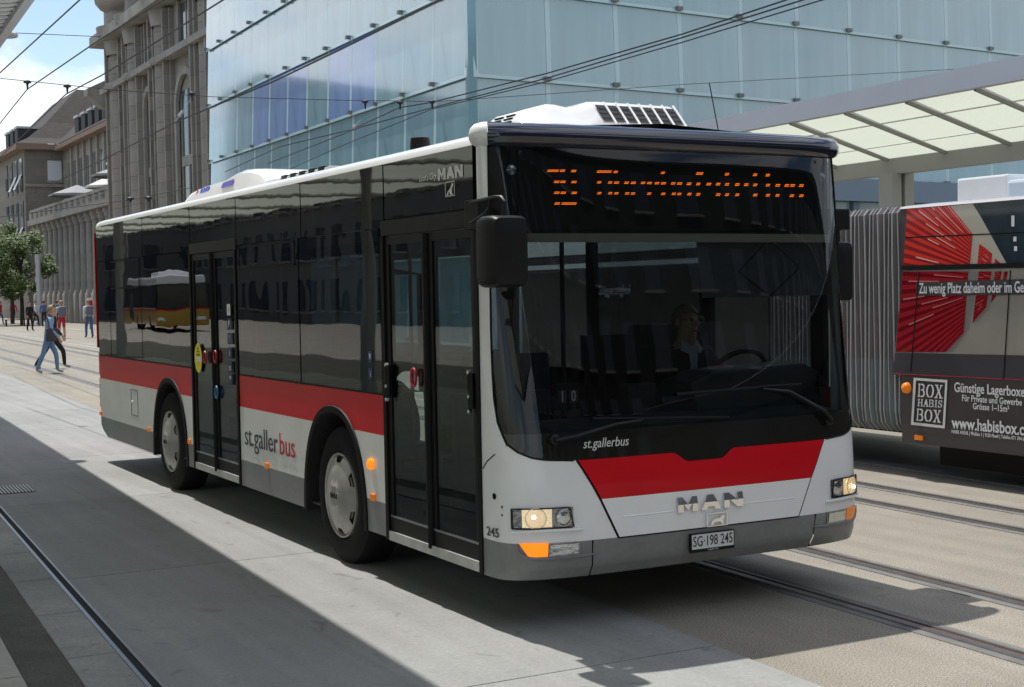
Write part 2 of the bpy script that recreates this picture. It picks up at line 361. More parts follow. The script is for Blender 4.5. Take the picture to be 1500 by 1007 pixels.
    # glazed ground storey on the station side
mBandBl = M('fascia_blue', (.16, .22, .30), .4); mPaneLow = M('shop_glass', (.35, .45, .50), .15, var=.3, vs=1.2)
MB().obox(P0+DR*12+NR*.2+Vector((0, 0, 4.75)), DR, NR, Vector((0, 0, 1)), 12, .25, .34).build('fascia', mBandBl, gb)
for c in range(12):
    MB().obox(P0+DR*(2*c+1)+NR*.02+Vector((0, 0, 2.2)), DR, NR, Vector((0, 0, 1)), .85, .04, 2.2).build('shop_pane', mPaneLow, gb)
    MB().obox(P0+DR*(2*c)+NR*.1+Vector((0, 0, 2.2)), DR, NR, Vector((0, 0, 1)), .13, .1, 2.2).build('mullion', mCore, gb)
MB().obox(P0+Vector((0, 0, 9.5))-NL*-.0, DL, NL, Vector((0, 0, 1)), .09, .12, 9.4).build('corner_post', mPane, gb)

# ------------------------------------------------------------------ stone station building
def stone_mat(name, col, horiz='y', var=.14):
    m = M(name, col, .85, var=.10, vs=.9); t = m.node_tree; b = t.nodes['Principled BSDF']; l = t.links.new
    src = b.inputs['Base Color'].links[0].from_socket
    tcn = N(t, 'ShaderNodeTexCoord'); sp = N(t, 'ShaderNodeSeparateXYZ'); cb = N(t, 'ShaderNodeCombineXYZ'); l(tcn.outputs['Object'], sp.inputs[0])
    l(sp.outputs['Y' if horiz == 'y' else 'X'], cb.inputs[0]); l(sp.outputs['Z'], cb.inputs[1])
    br = N(t, 'ShaderNodeTexBrick'); br.inputs['Scale'].default_value = 1; br.inputs['Brick Width'].default_value = 1.5; br.inputs['Row Height'].default_value = .78
    br.inputs['Mortar Size'].default_value = .018; br.inputs['Color1'].default_value = (1-var, 1-var, 1-var, 1); br.inputs['Color2'].default_value = (1+var, 1+.8*var, 1+.5*var, 1); br.inputs['Mortar'].default_value = (.72, .72, .72, 1)
    l(cb.outputs[0], br.inputs['Vector']); mu = N(t, 'ShaderNodeVectorMath', operation='MULTIPLY'); l(src, mu.inputs[0]); l(br.outputs['Color'], mu.inputs[1]); l(mu.outputs[0], b.inputs['Base Color'])
    return m
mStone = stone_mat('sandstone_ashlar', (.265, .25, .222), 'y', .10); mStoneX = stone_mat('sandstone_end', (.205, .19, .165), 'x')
mStoneP = M('sandstone_dressed', (.285, .272, .245), .85, var=.16, vs=1.4, bump=.01, bs=6)
mWin = M('window_glass', (.05, .06, .075), .08, spec=.7); mWinF = M('window_frame', (.30, .29, .27), .6)
XF = 16.0
sb = thing('station_building', 'massive grey sandstone station building with giant round half columns', 'building', (XF, 68, 0))
MB().box(XF+.4, 34, 50, 80.5, 0, 21).build('wall', mStone, sb)
def drum_profile(z0, z1, r, step=.86, g=.012):
    pr = []; z = z0
    while z < z1-.01:
        e = min(z+step, z1); pr += [(z+.012, r), (e-.012, r), (e, r-g)]; z = e
    return pr
for y, hw in ((76.7, 1.9), (72.6, 1.8), (66.9, 1.75), (59.3, 1.5)):
    cx = XF+.75
    rc = hw*.50
    col = MB().lathe((cx, y, 0), (0, 0, 1), drum_profile(0, 16.6, rc, .78), 30).build('half_column', mStone, sb, smooth=True)
    for s in (-1, 1):
        MB().box(XF+.02, XF+.5, y+s*hw*.64-.13, y+s*hw*.64+.13, 0, 16.6).build('pilaster_strip', mStone, sb)
        MB().box(XF-.12, XF+.5, y+s*hw*.84-.12, y+s*hw*.84+.12, 0, 16.6).build('pilaster_strip', mStone, sb)
        MB().box(XF+.16, XF+.5, y+s*hw*1.02-.10, y+s*hw*1.02+.10, 0, 16.6).build('pilaster_strip', mStone, sb)
    MB().lathe((cx, y, 0), (0, 0, 1), [(13.9, hw*.58+.02), (14.0, hw*.58+.12), (14.2, hw*.58+.15), (14.3, hw*.58+.05), (14.32, hw*.58)], 30).build('band', mStoneP, col, smooth=True)
    MB().lathe((cx, y, 0), (0, 0, 1), [(15.9, hw*.58), (16.3, hw*.58+.06), (16.8, hw*.58+.15), (17.0, hw*.58+.45), (17.2, hw*.58+.5), (17.5, hw*.58+.55), (17.55, .2)], 30).build('cornice_drum', mStoneP, col, smooth=True)
    MB().lathe((cx, y, 0), (0, 0, 1), [(17.55, hw*.58-.1), (18.4, hw*.58-.1), (18.6, hw*.58+.3), (18.9, hw*.58+.55), (19.2, hw*.58+.6), (19.3, .2)], 30).build('upper_cornice_drum', mStoneP, col, smooth=True)
MB().box(XF-.25, XF+.5, 57, 79.3, 13.95, 14.28).build('string_course', mStoneP, sb)
MB().box(XF-.7, XF+.5, 57, 79.6, 16.75, 17.35).build('cornice', mStoneP, sb)
MB().prism([(XF+.2, 80.5, 13.4), (XF-.7, 80.5, 14.1), (XF-.7, 80.5, 14.5), (XF+1.5, 80.5, 15.6), (XF+1.5, 80.5, 13.4)], (0, 1.0, 0)).build('corner_gable', mStoneP, sb)
def arch_bay(y0, y1, zs, parent):
    """round-headed niche: reveal ring, back wall, window"""
    yc, r = (y0+y1)/2, (y1-y0)/2; ring = [(y0, 0)]+[(yc-r*math.cos(a*math.pi/14), zs+r*math.sin(a*math.pi/14)) for a in range(15)]+[(y1, 0)]
    mb = MB()
    big = [(y, z) for y, z in ring]
    mb.grid([[(XF+.33, y, z) for y, z in big], [(XF+.15, y, z) for y, z in big]])
    top = zs+r+.35
    out = [(y0-.35, 0)]+[(yc-(r+.35)*math.cos(a*math.pi/14), zs+(r+.35)*math.sin(a*math.pi/14)) for a in range(15)]+[(y1+.35, 0)]
    mb.grid([[(XF+.15, y, z) for y, z in big], [(XF+.15, y, z) for y, z in out]]); mb.grid([[(XF+.15, y, z) for y, z in out], [(XF+.42, y, z) for y, z in out]])
    a = mb.build('arch', mStoneP, parent)
    w = MB().box(XF+.36, XF+.395, y0+.25*r, y1-.25*r, 6.2, zs+r*.55).build('window', mWin, parent)
    MB().box(XF+.30, XF+.396, y0+.2*r, y1-.2*r, 8.4, 8.9).build('transom', mStoneP, w)
    MB().box(XF+.31, XF+.396, yc-.07, yc+.07, 6.2, zs+r*.55).build('mullion', mWinF, w)
for y0, y1 in ((61.0, 64.2), (68.9, 70.6)):
    arch_bay(y0, y1, 12.3-(y1-y0)/2+.6, sb)
    yc = (y0+y1)/2; h = (y1-y0)*.32
    w = MB().box(XF+.36, XF+.395, yc-h, yc+h, 14.5, 16.5).build('window', mWin, sb)
    for s in (-1, 1): MB().box(XF+.22, XF+.42, yc+s*(h+.12)-.12, yc+s*(h+.12)+.12, 14.4, 16.7).build('jamb', mStoneP, w)
    MB().box(XF+.16, XF+.42, yc-h-.3, yc+h+.3, 14.28, 14.45).build('sill', mStoneP, w)
    MB().box(XF+.33, XF+.396, yc-.05, yc+.05, 14.5, 16.5).build('mullion', mWinF, w)

# ------------------------------------------------------------------ far wing with tiled roof, terrace colonnade
mRoof = M('roof_tiles', (.030, .024, .021), .85, var=.25, vs=2.2, bump=.03, bs=7, speck=.25, ss=6)
mSoffit = M('eaves_timber', (.24, .17, .125), .8); mZinc = M('zinc', (.45, .47, .48), .5); mDormer = M('dormer_slate', (.03, .03, .032), .7)
fw = thing('post_office_wing', 'distant sandstone wing with steep dark tiled roof and row of dormers', 'building', (23.5, 110, 0))
MB().box(23.5, 36, 86, 130, 0, 15.6).build('wall', mStone, fw)
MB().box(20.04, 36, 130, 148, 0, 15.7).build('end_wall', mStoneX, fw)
MB().box(22.6, 36, 85, 129.2, 15.6, 16.0).build('eaves', mSoffit, fw)
MB().box(19.2, 36, 129.2, 149, 15.7, 16.2).build('eaves', mSoffit, fw)
rf = MB().add([(22.6,84.8,16.05),(22.6,131,16.05),(29.5,84.8,22.2),(29.5,137,22.2)], [(0,1,3,2)]).add([(36.5,84.8,16.05),(36.5,131,16.05),(29.5,84.8,22.2),(29.5,137,22.2)], [(0,1,3,2)])
rf.grid([[(19.2,129.2,16.22),(36,129.2,16.22)],[(20.6,130.6,16.9),(36,130.6,16.9)],[(22.6,132.6,18.6),(36,132.6,18.6)],[(26.3,136.5,22.4),(36,136.5,22.4)]])
rf.grid([[(19.2,129.2,16.22),(19.2,149,16.22)],[(20.6,130.6,16.9),(20.6,149,16.9)],[(22.6,132.6,18.6),(22.6,149,18.6)],[(26.3,136.5,22.4),(26.3,149,22.4)]])
roof = rf.build('roof', mRoof, fw)
for k in range(7):
    y = 121-2.65*k
    dd = MB().box(23.0, 25.6, y-.75, y+.75, 16.1, 17.7).build('dormer', mDormer, roof); MB().box(22.9, 25.7, y-.85, y+.85, 17.7, 17.9).build('dormer_cap', mZinc, dd)
for k in range(3):
    y = 133+2.6*k
    dd = MB().box(19.9, 22.6, y-.8, y+.8, 16.4, 17.9).build('dormer', mDormer, roof); MB().box(19.8, 22.7, y-.9, y+.9, 17.9, 18.1).build('dormer_cap', mZinc, dd)
for k in range(14):
    y = 127-2.65*k
    for s in (-.42, .42):
        w = MB().box(23.44, 23.52, y+s-.27, y+s+.27, 10.9, 14.3).build('window', mWin, fw); MB().box(23.38, 23.5, y+s-.33, y+s-.27, 10.9, 14.3).build('frame', mWinF, w)
    MB().box(23.32, 23.52, y-1.32-.28, y-1.32+.28, 9.5, 15.6).build('pier', mStoneP, fw)
MB().box(23.3, 23.52, 86, 130, 10.3, 10.6).build('string_course', mStoneP, fw)
w = MB().box(22.1, 23.35, 129.92, 130.05, 12.9, 14.75).build('window', M('white_blind', (.62, .66, .72), .5), fw)
MB().box(22.0, 23.45, 129.9, 130.04, 12.7, 12.9).build('sill', mStoneP, w)
MB().box(20.0, 24.4, 129.8, 130.02, 12.3, 12.55).build('string_course', mStoneP, fw)
for k in range(4):
    y = 131.6+2.7*k
    for z0, z1 in ((11.9, 15.0), (7, 11)):
        w = MB().box(19.96, 20.06, y-.6, y+.6, z0, z1).build('window', mWin, fw)
        if k < 2: MB().add([(19.95,y-.6,z0+1.6),(19.95,y+.6,z0+1.6),(19.3,y+.6,z0+.2),(19.3,y-.6,z0+.2)], [(0,1,2,3)]).build('awning', mPaper, w)
tr = thing('terrace_colonnade', 'long stone colonnade with balustrade terrace in front of the distant wing', 'colonnade', (18.9, 100, 0))
MB().box(20.6, 23.48, 84, 119, 0, 8.4).build('back_wall', M('colonnade_wall', (.05, .048, .046), .8, var=.2, vs=1), tr)
MB().box(18.3, 23.48, 82, 119.4, 8.1, 8.55).build('entablature', mStoneP, tr)
MB().box(18.5, 18.9, 82, 119.2, 9.2, 9.42).build('parapet_rail', mStoneP, tr)
mb = MB().lathe((0,0,0), (0,0,1), [(0,.50),(2.2,.50),(2.3,.42),(2.5,.40),(2.6,.33),(7.4,.29),(7.45,.36),(7.7,.38),(7.75,.46),(8.1,.46)], 14); o = mb.build('column', mStoneP, smooth=True); colme = o.data; bpy.data.objects.remove(o)
mb = MB().lathe((0,0,0), (0,0,1), [(0,.3),(.2,.3),(.25,.16),(.45,.28),(.62,.16),(.66,.3),(.7,.3)], 10); o = mb.build('baluster', mStoneP, smooth=True); balme = o.data; bpy.data.objects.remove(o)
for k in range(18):
    put('column', colme, (18.95, 83.5+2.05*k, 0), tr); put('baluster', balme, (18.7, 83.5+2.05*k, 8.54), tr)
    MB().box(18.55, 18.85, 84.0+2.05*k, 85.05+2.05*k, 8.54, 9.2).build('parapet_panel', mStoneP, tr)
mUmbG = M('parasol_grey', (.26, .27, .28), .8); mUmbW = M('parasol_white', (.55, .54, .52), .8); mUmbC = M('parasol_cream', (.72, .68, .55), .8)
for (y, z, m, r, lab) in ((107, 10.0, mUmbG, 2.2, 'grey parasol leftmost on the distant stone terrace'), (96.2, 9.85, mUmbW, 1.7, 'white parasol on the distant terrace, left of the large grey one'),
                          (92.3, 10.35, mUmbG, 2.1, 'grey parasol on the distant terrace beside the pavilion'), (89.4, 10.95, mUmbC, 1.7, 'cream parasol highest on the distant terrace beside the pavilion')):
    p = thing('parasol', lab, 'parasol', (20, y, 8.55), 'parasols on the distant terrace')
    mb = MB(); top = (20, y, z+.75); ring = [(20+r*math.cos(a*math.pi/4+.39), y+r*math.sin(a*math.pi/4+.39), z) for a in range(8)]
    mb.add([top]+ring+[(q[0], q[1], z-.15) for q in ring], [(0, 1+i, 1+(i+1) % 8) for i in range(8)]+[(1+i, 9+i, 9+(i+1) % 8, 1+(i+1) % 8) for i in range(8)]); mb.build('canopy', m, p)
    MB().tube([(20, y, 8.55), (20, y, z+.7)], .05, 6).build('pole', mSteel, p)
far = thing('far_house', 'plain pale office block far off at the left edge', 'building', (14, 190, 0))
MB().box(10, 24, 185, 200, 0, 19).build('wall', M('far_render', (.45, .47, .50), .8), far)
for k in range(5):
    MB().box(9.9, 24.1, 184.9, 185.2, 3+3.2*k, 4.6+3.2*k).build('window_band', mWin, far)
MB().box(9.5, 24.5, 184.5, 200.5, 19, 19.6).build('roof', mZinc, far)

# ------------------------------------------------------------------ the bus
bus = thing('city_bus', 'white and red low floor city bus with black window band and amber destination display', 'bus', (1.25, 4.2, 0))
YR = 9.24; ZT = 2.672; ZR, ZRb, ZG = 1.215, .956, .522
# --- nose surface: signed arc length s from the middle, height z
YFT = [(.24,-.60),(.30,-.66),(.36,-.70),(.5,-.72),(.8,-.712),(1.0,-.69),(1.2,-.665),(2.0,-.545),(2.6,-.455),(2.68,-.44),(2.8,-.42)]
_fc = {}
def nose_tab(z):
    k = round(z, 4)
    if k in _fc: return _fc[k]
    yf = lerp(YFT, z); n = lerp([(.3,4.2),(1.2,4.0),(2.0,3.5),(2.7,3.2)], z); pts = []
    for i in range(121):
        th = math.pi/2*(i/120); c, s = math.cos(th), math.sin(th)
        pts.append((1.25*max(s, 0)**(2/n), -.3-(-.3-yf)*max(c, 0)**(2/n)))
    ln = [0.]
    for a, b in zip(pts, pts[1:]): ln.append(ln[-1]+math.hypot(b[0]-a[0], b[1]-a[1]))
    _fc[k] = (pts, ln); return _fc[k]
def nose_xy(s, z):
    pts, ln = nose_tab(z); a = min(abs(s), ln[-1]); lo, hi = 0, len(ln)-1
    while hi-lo > 1:
        m_ = (lo+hi)//2
        if ln[m_] <= a: lo = m_
        else: hi = m_
    t = (a-ln[lo])/max(ln[hi]-ln[lo], 1e-9); x = pts[lo][0]+(pts[hi][0]-pts[lo][0])*t; y = pts[lo][1]+(pts[hi][1]-pts[lo][1])*t
    return 1.25+(x if s >= 0 else -x), y
def smax(z): return nose_tab(z)[1][-1]
def nose(s, z, off=0.):
    sm = smax(z); s = max(-sm, min(sm, s)); x, y = nose_xy(s, z)
    if off:
        e = .004; a = nose_xy(min(s+e, sm), z); b = nose_xy(max(s-e, -sm), z); tx, ty = a[0]-b[0], a[1]-b[1]; l_ = math.hypot(tx, ty) or 1
        x += ty/l_*off; y -= tx/l_*off
    return Vector((x, y, z))
def s_at(x, y, z):
    """arc length (left side negative) of the nose point closest to x,y"""
    pts, ln = nose_tab(z); b = min(range(len(pts)), key=lambda i: (pts[i][0]-abs(x-1.25))**2+(pts[i][1]-y)**2); return -ln[b] if x < 1.25 else ln[b]
def patch(name, mat, zs, lo, hi, ns=14, off=0., parent=bus, smooth=True):
    rows = [[nose(lo(z)+(hi(z)-lo(z))*i/ns, z, off) for i in range(ns+1)] for z in zs]
    return MB().grid(rows).build(name, mat, parent, smooth=smooth, fix=False)
def patch_c(name, mat, ss, zlo, zhi, nz_=6, off=0., parent=bus):
    rows = [[nose(s, zlo(s)+(zhi(s)-zlo(s))*i/nz_, off) for s in ss] for i in range(nz_+1)]
    return MB().grid(rows).build(name, mat, parent, smooth=True, fix=False)
def nose_tube(name, mat, pts, r, off=0., parent=bus, n=6):
    return MB().tube([nose(s, z, off) for s, z in pts], r, n).build(name, mat, parent, smooth=True)
def fr(a, b, n): return [a+(b-a)*i/n for i in range(n+1)]
WBt = [(.937, s_at(.38,-.67,.937)), (.945, s_at(.25,-.65,.945)), (.952, s_at(.19,-.63,.952)), (.962, s_at(.14,-.61,.962)), (.993, s_at(.08,-.57,.993)), (1.036, s_at(.032,-.525,1.036)), (1.09, s_at(.02,-.50,1.09)), (1.184, s_at(.01,-.45,1.184)),
       (1.343, s_at(.008,-.43,1.343)), (1.61, s_at(.01,-.42,1.61)), (1.86, s_at(.013,-.41,1.86)), (2.26, s_at(.022,-.395,2.26)), (2.67, s_at(.035,-.372,2.67))]
HBt = [(.49, -.625), (.495, -.63), (.721, -.74), (.809, -.79), (.894, -.84), (.937, -.868)]
def wb(z): return lerp(WBt, z)
def hb(z): return lerp(HBt, z)
zc = fr(ZG-.022, .93, 12)+[.937, .942, .947, .952, .962, .975, .993, 1.012, 1.036, 1.06, 1.09]+fr(1.12, 2.668, 26)
bodyw = lambda z: hb(z) if z < .937 else wb(z)
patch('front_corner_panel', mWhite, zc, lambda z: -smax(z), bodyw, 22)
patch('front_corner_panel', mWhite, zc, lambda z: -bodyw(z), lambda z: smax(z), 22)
zb = [.295, .30, .31, .325, .345, .36, .4, .45, ZG-.022]
sb1, sb2 = -.775, .755
patch('bumper_corner', mGrey, zb, lambda z: -smax(z), lambda z: sb1-.02+.05*(.5-z), 22)
patch('bumper_corner', mGrey, zb, lambda z: sb2+.02-.05*(.5-z), lambda z: smax(z), 22)
for a, b in ((sb1, -.29), (-.286, .25), (.254, sb2)):
    patch('bumper_section', mGrey, zb, (lambda z, a=a: a-.012+(.05*(.5-z) if a == sb1 else 0)), (lambda z, b=b: b+(.012-.05*(.5-z) if b == sb2 else 0)), 12)
nose_tube('seam', mRubber, [(sb1-.015, .497), (sb1-.005, .30)], .005, .001); nose_tube('seam', mRubber, [(sb2+.015, .497), (sb2+.005, .30)], .005, .001)
# hood: white lower half, red upper half with the badge notch
def ztop(s):
    x = abs(s+.035)
    return .938-.054*(1-smoothstep(.10, .185, x))
def hood_cols(f): return [f*t for t in fr(-1, 1, 60)]
def hcol(zl, zh, nm, mt, off):
    rows = []
    for i in range(9):
        row = []
        for t in fr(-1, 1, 70):
            st = t*abs(hb(.72)); z1 = zh(st) if callable(zh) else zh; z = zl+(z1-zl)*i/8; row.append(nose(t*(abs(hb(z))-.007), z, off))
        rows.append(row)
    return MB().grid(rows).build(nm, mt, bus, smooth=True, fix=False)
hood = hcol(.503, .7195, 'hood_lower', mWhite, .007); hcol(.7205, ztop, 'hood_upper', mRed, .007)
nose_tube('hood_crease', mWhite, [(s, .612) for s in fr(-.60, .60, 24)], .0045, .006)
nose_tube('hood_gap', mRubber, [(hb(z), z) for z in fr(.497, .937, 10)], .005, .0005); nose_tube('hood_gap', mRubber, [(-hb(z), z) for z in fr(.497, .937, 10)], .005, .0005)
nose_tube('hood_gap', mRubber, [(s, .499) for s in fr(-.63, .63, 24)], .005, .0005)
nose_tube('pillar_seam', mRubber, [(-smax(.9)+.01, .885), (-smax(.93)+.06, .93), (-smax(.97)+.13, .967), (-smax(1.03)+.24, 1.034)], .004, .0005)
nose_tube('pillar_seam', mRubber, [(smax(.9)-.01, .885), (smax(.93)-.06, .93), (smax(.97)-.13, .967), (smax(1.03)-.24, 1.034)], .004, .0005)
# black printed strip, windscreen, visor
zk = [.862, .9, .93, .9365]+[.942, .947, .952, .962, .975, .993, 1.012, 1.036, 1.06, 1.09]
band = patch('printed_glass_strip', mBand, zk, lambda z: wb(max(z, .9371)), lambda z: -wb(max(z, .9371)), 40, -.001)
zw = fr(1.0905, 2.668, 26)
ws = patch('windscreen', mWS, zw, wb, lambda z: -wb(z), 46, -.001)
for s_ in (1, -1):
    nose_tube('windscreen_seal', mRubber, [(s_*wb(z), z) for z in [.938, .947, .952, .962, .975, .993, 1.012, 1.036, 1.06, 1.09]+fr(1.15, 2.66, 12)], .006, .001)
prof = [(.001, 2.650), (.028, 2.662), (.044, 2.69), (.046, 2.72), (.034, 2.75), (.008, 2.774), (-.035, 2.786), (-.09, 2.790), (-.30, 2.792)]
def rim_grid(s0, s1, n, nm, mt, lift=0.):
    rows = []
    for o_, z in prof: rows.append([nose(s, 2.668, o_ if o_ > -.05 else o_) + Vector((0, 0, z-2.668+lift)) for s in fr(s0, s1, n)])
    for r_, (o_, z) in zip(rows, prof):
        if o_ < -.05:
            for p in r_: p.x = max(.02, min(2.48, p.x))
    return MB().grid(rows).build(nm, mt, bus, smooth=True, fix=False)
rim_grid(wb(2.668), -wb(2.668), 50, 'visor', mVisor)
rim_grid(-smax(2.668), wb(2.668)-.002, 8, 'pillar_top', mWhite, .004); rim_grid(-wb(2.668)+.002, smax(2.668), 8, 'pillar_top', mWhite, .004)
# destination display housing just behind the glass
MB().box(.16, 2.34, -.40, -.10, 2.17, 2.66).build('display_housing', mInt, bus)
disp = MB().box(.20, 2.30, -.418, -.40, 2.20, 2.63).build('display_panel', M('display_black', (.008, .007, .007), .4), bus)
MB().add([nose(s, z, -.03) for z in (2.125, 2.175) for s in fr(-1.28, 1.28, 30)], [(i, i+1, 32+i, 31+i) for i in range(30)]).build('blind_rail', mIntLight, bus)
for s_ in (-1, 1):
    patch('inner_pillar', mInt, fr(1.09, 2.66, 10), (lambda z, s_=s_: min(s_*wb(z)*-1, s_*(wb(z)*-1-.17))), (lambda z, s_=s_: max(s_*wb(z)*-1, s_*(wb(z)*-1-.17))) if s_ > 0 else (lambda z: wb(z)+.17), 5, -.05)
# LED rows: (left, right, row) read off the display, in photo pixels of two crops
led = MB()
def leds(x0, y0, sc, runs):
    for (a, b, v) in runs:
        for dv, da in ((-6.5, 4), (6.5, -2)):
            n = max(2, round((b-a)/13)); 
            for i in range(n):
                u0 = a+da+(b-a)*i/n; u1 = u0+(b-a)/n*.80
                p, q, r_, t_ = [U(x0+uu/sc, y0+vv/sc, 1, -.4225) for uu, vv in ((u0, v+dv+3.6), (u1, v+dv+3.6), (u1, v+dv-3.6), (u0, v+dv-3.6))]
                led.add([p, q, r_, t_], [(0, 1, 2, 3)])
leds(780, 220, 6.818, [(150,262,207),(275,325,207),(388,437,210),(216,268,318),(278,330,318),(390,440,320),(218,270,427),(282,334,427),(392,443,428),(222,274,535),(292,440,535),
  (645,790,216),(812,852,219),(1285,1322,228),(648,688,323),(756,796,325),(816,864,326),(918,962,327),(984,1032,328),(1085,1126,328),(1146,1192,330),(1222,1266,332),(1285,1332,333),(1385,1426,334),(1446,1494,335),
  (650,688,431),(758,796,432),(818,858,433),(926,966,434),(984,1024,435),(1148,1186,436),(1287,1327,438),(1392,1430,438),(1448,1486,439)])
leds(980, 230, 6.0, [(240,300,147),(493,526,153),(740,774,158),(852,886,161),(158,196,237),(241,274,239),(330,370,240),(414,450,240),(494,528,242),(582,620,244),(662,698,245),(742,775,247),(853,886,249),(937,976,251),(1017,1054,252),(1066,1106,252),(1145,1182,253),
  (163,197,328),(241,274,330),(415,452,332),(495,527,333),(583,616,334),(741,776,336),(853,886,338),(938,970,339),(1064,1098,342),(1146,1182,342)])
led.build('led_rows', mLed, disp)
for x, y, z in ((.16,-.43,2.523), (2.36,-.42,2.531)):
    l_ = MB().lathe((x, y+.03, z), (-.2 if x < 1 else .2, -1, 0), [(0,.03),(.012,.028),(.018,.02),(.02,.001)], 16).build('clearance_lamp', mLampCold, bus, smooth=True)
# lettering and badges on the nose
text('nose_lettering', 'st.gallerbus', mLetSilver, bus, (.566, nose(s_at(.566,-.68,1.022), 1.022).y-.006, 1.022), nose(-.54, 1.02)-nose(-.83, 1.02), (0, -.0, 1), .074, .80, .004, .001, shear=.22, width=.285)
def glyph(mb, polys, ox, oz, w, h, y, d):
    for pl_ in polys: mb.prism([(ox+a*w, y, oz+b*h) for a, b in pl_], (0, d, 0))
Mg = [[(0,0),(.27,0),(.27,.55),(.5,.12),(.73,.55),(.73,0),(1,0),(1,1),(.74,1),(.5,.5),(.26,1),(0,1)]]
Ag = [[(0,0),(.28,0),(.34,.2),(.66,.2),(.72,0),(1,0),(.66,1),(.34,1)]]
Ng = [[(0,0),(.27,0),(.27,.58),(.70,0),(1,0),(1,1),(.73,1),(.73,.42),(.30,1),(0,1)]]
for gl_, x0 in ((Mg, 1.005), (Ag, 1.165), (Ng, 1.325)):
    mb = MB(); glyph(mb, gl_, x0, .602, .135, .083, -.737, .012); lo_ = mb.build('chrome_letter', mChrome, bus)
    bm = bmesh.new(); bm.from_mesh(lo_.data); bmesh.ops.bisect_plane(bm, geom=bm.verts[:]+bm.edges[:]+bm.faces[:], plane_co=(0, 0, .645), plane_no=(0, 0, 1), clear_inner=False, clear_outer=False)
    for v in bm.verts:
        if v.co.z > .646 and v.co.y < -.73: v.co.y += (v.co.z-.645)*.22
    bm.to_mesh(lo_.data); bm.free()
yb = -.735
bd = MB()
for a in ((1.20,1.345,.576,.581),(1.20,1.345,.503,.508),(1.20,1.205,.5085,.5755),(1.34,1.345,.5085,.5755)): bd.box(a[0], a[1], yb-.004, yb, a[2], a[3])
em = bd.build('emblem_frame', mChrome, bus)
MB().prism([(x*.105+1.222, yb, z*.056+.512) for x, z in ((0,0),(.18,.0),(.24,.22),(.5,.30),(.72,.22),(.74,0),(.92,0),(.84,.12),(.86,.5),(.98,.72),(.86,.95),(.70,.80),(.62,.66),(.34,.62),(.14,.44),(.06,.16))], (0, -.006, 0)).build('lion', mChrome, em)
pt = MB().box(1.085, 1.392, -.738, -.722, .366, .472).build('plate_holder', mBlack, bus)
MB().box(1.093, 1.384, -.741, -.7385, .385, .467).build('number_plate', M('plate_white', (.66, .67, .65), .4), bus)
text('plate_lettering', 'SG·198 245', M('plate_black', (.02,.02,.02), .4), bus, (1.2385, -.7415, .426), (1,0,0), (0,0,1), .083, .70, .004, .001, width=.275)
text('plate_small_lettering', 'st.gallen  bus', mLetSilver, bus, (1.24, -.7385, .376), (1,0,0), (0,0,1), .013, 1.1, .0, .0005)
text('fleet_number', '245', mLet, bus, nose(-smax(.55)+.115, .545, .004), nose(-smax(.55)+.17, .545)-nose(-smax(.55)+.06, .545), (0,0,1), .072, .80, .010, .001, width=.125)
for s_, z, r_ in ((-smax(.746)+.135, .746, .014), (-smax(.69)+.20, .694, .005), (-smax(.65)+.20, .650, .005)):
    p = nose(s_, z); nrm = (nose(s_, z, .01)-p).normalized(); MB().lathe(p, nrm, [(.003, r_*1.3), (.004, r_*.7), (.001, r_*.5), (.001, .0005)], 14).build('jacking_socket', mRubber, bus)
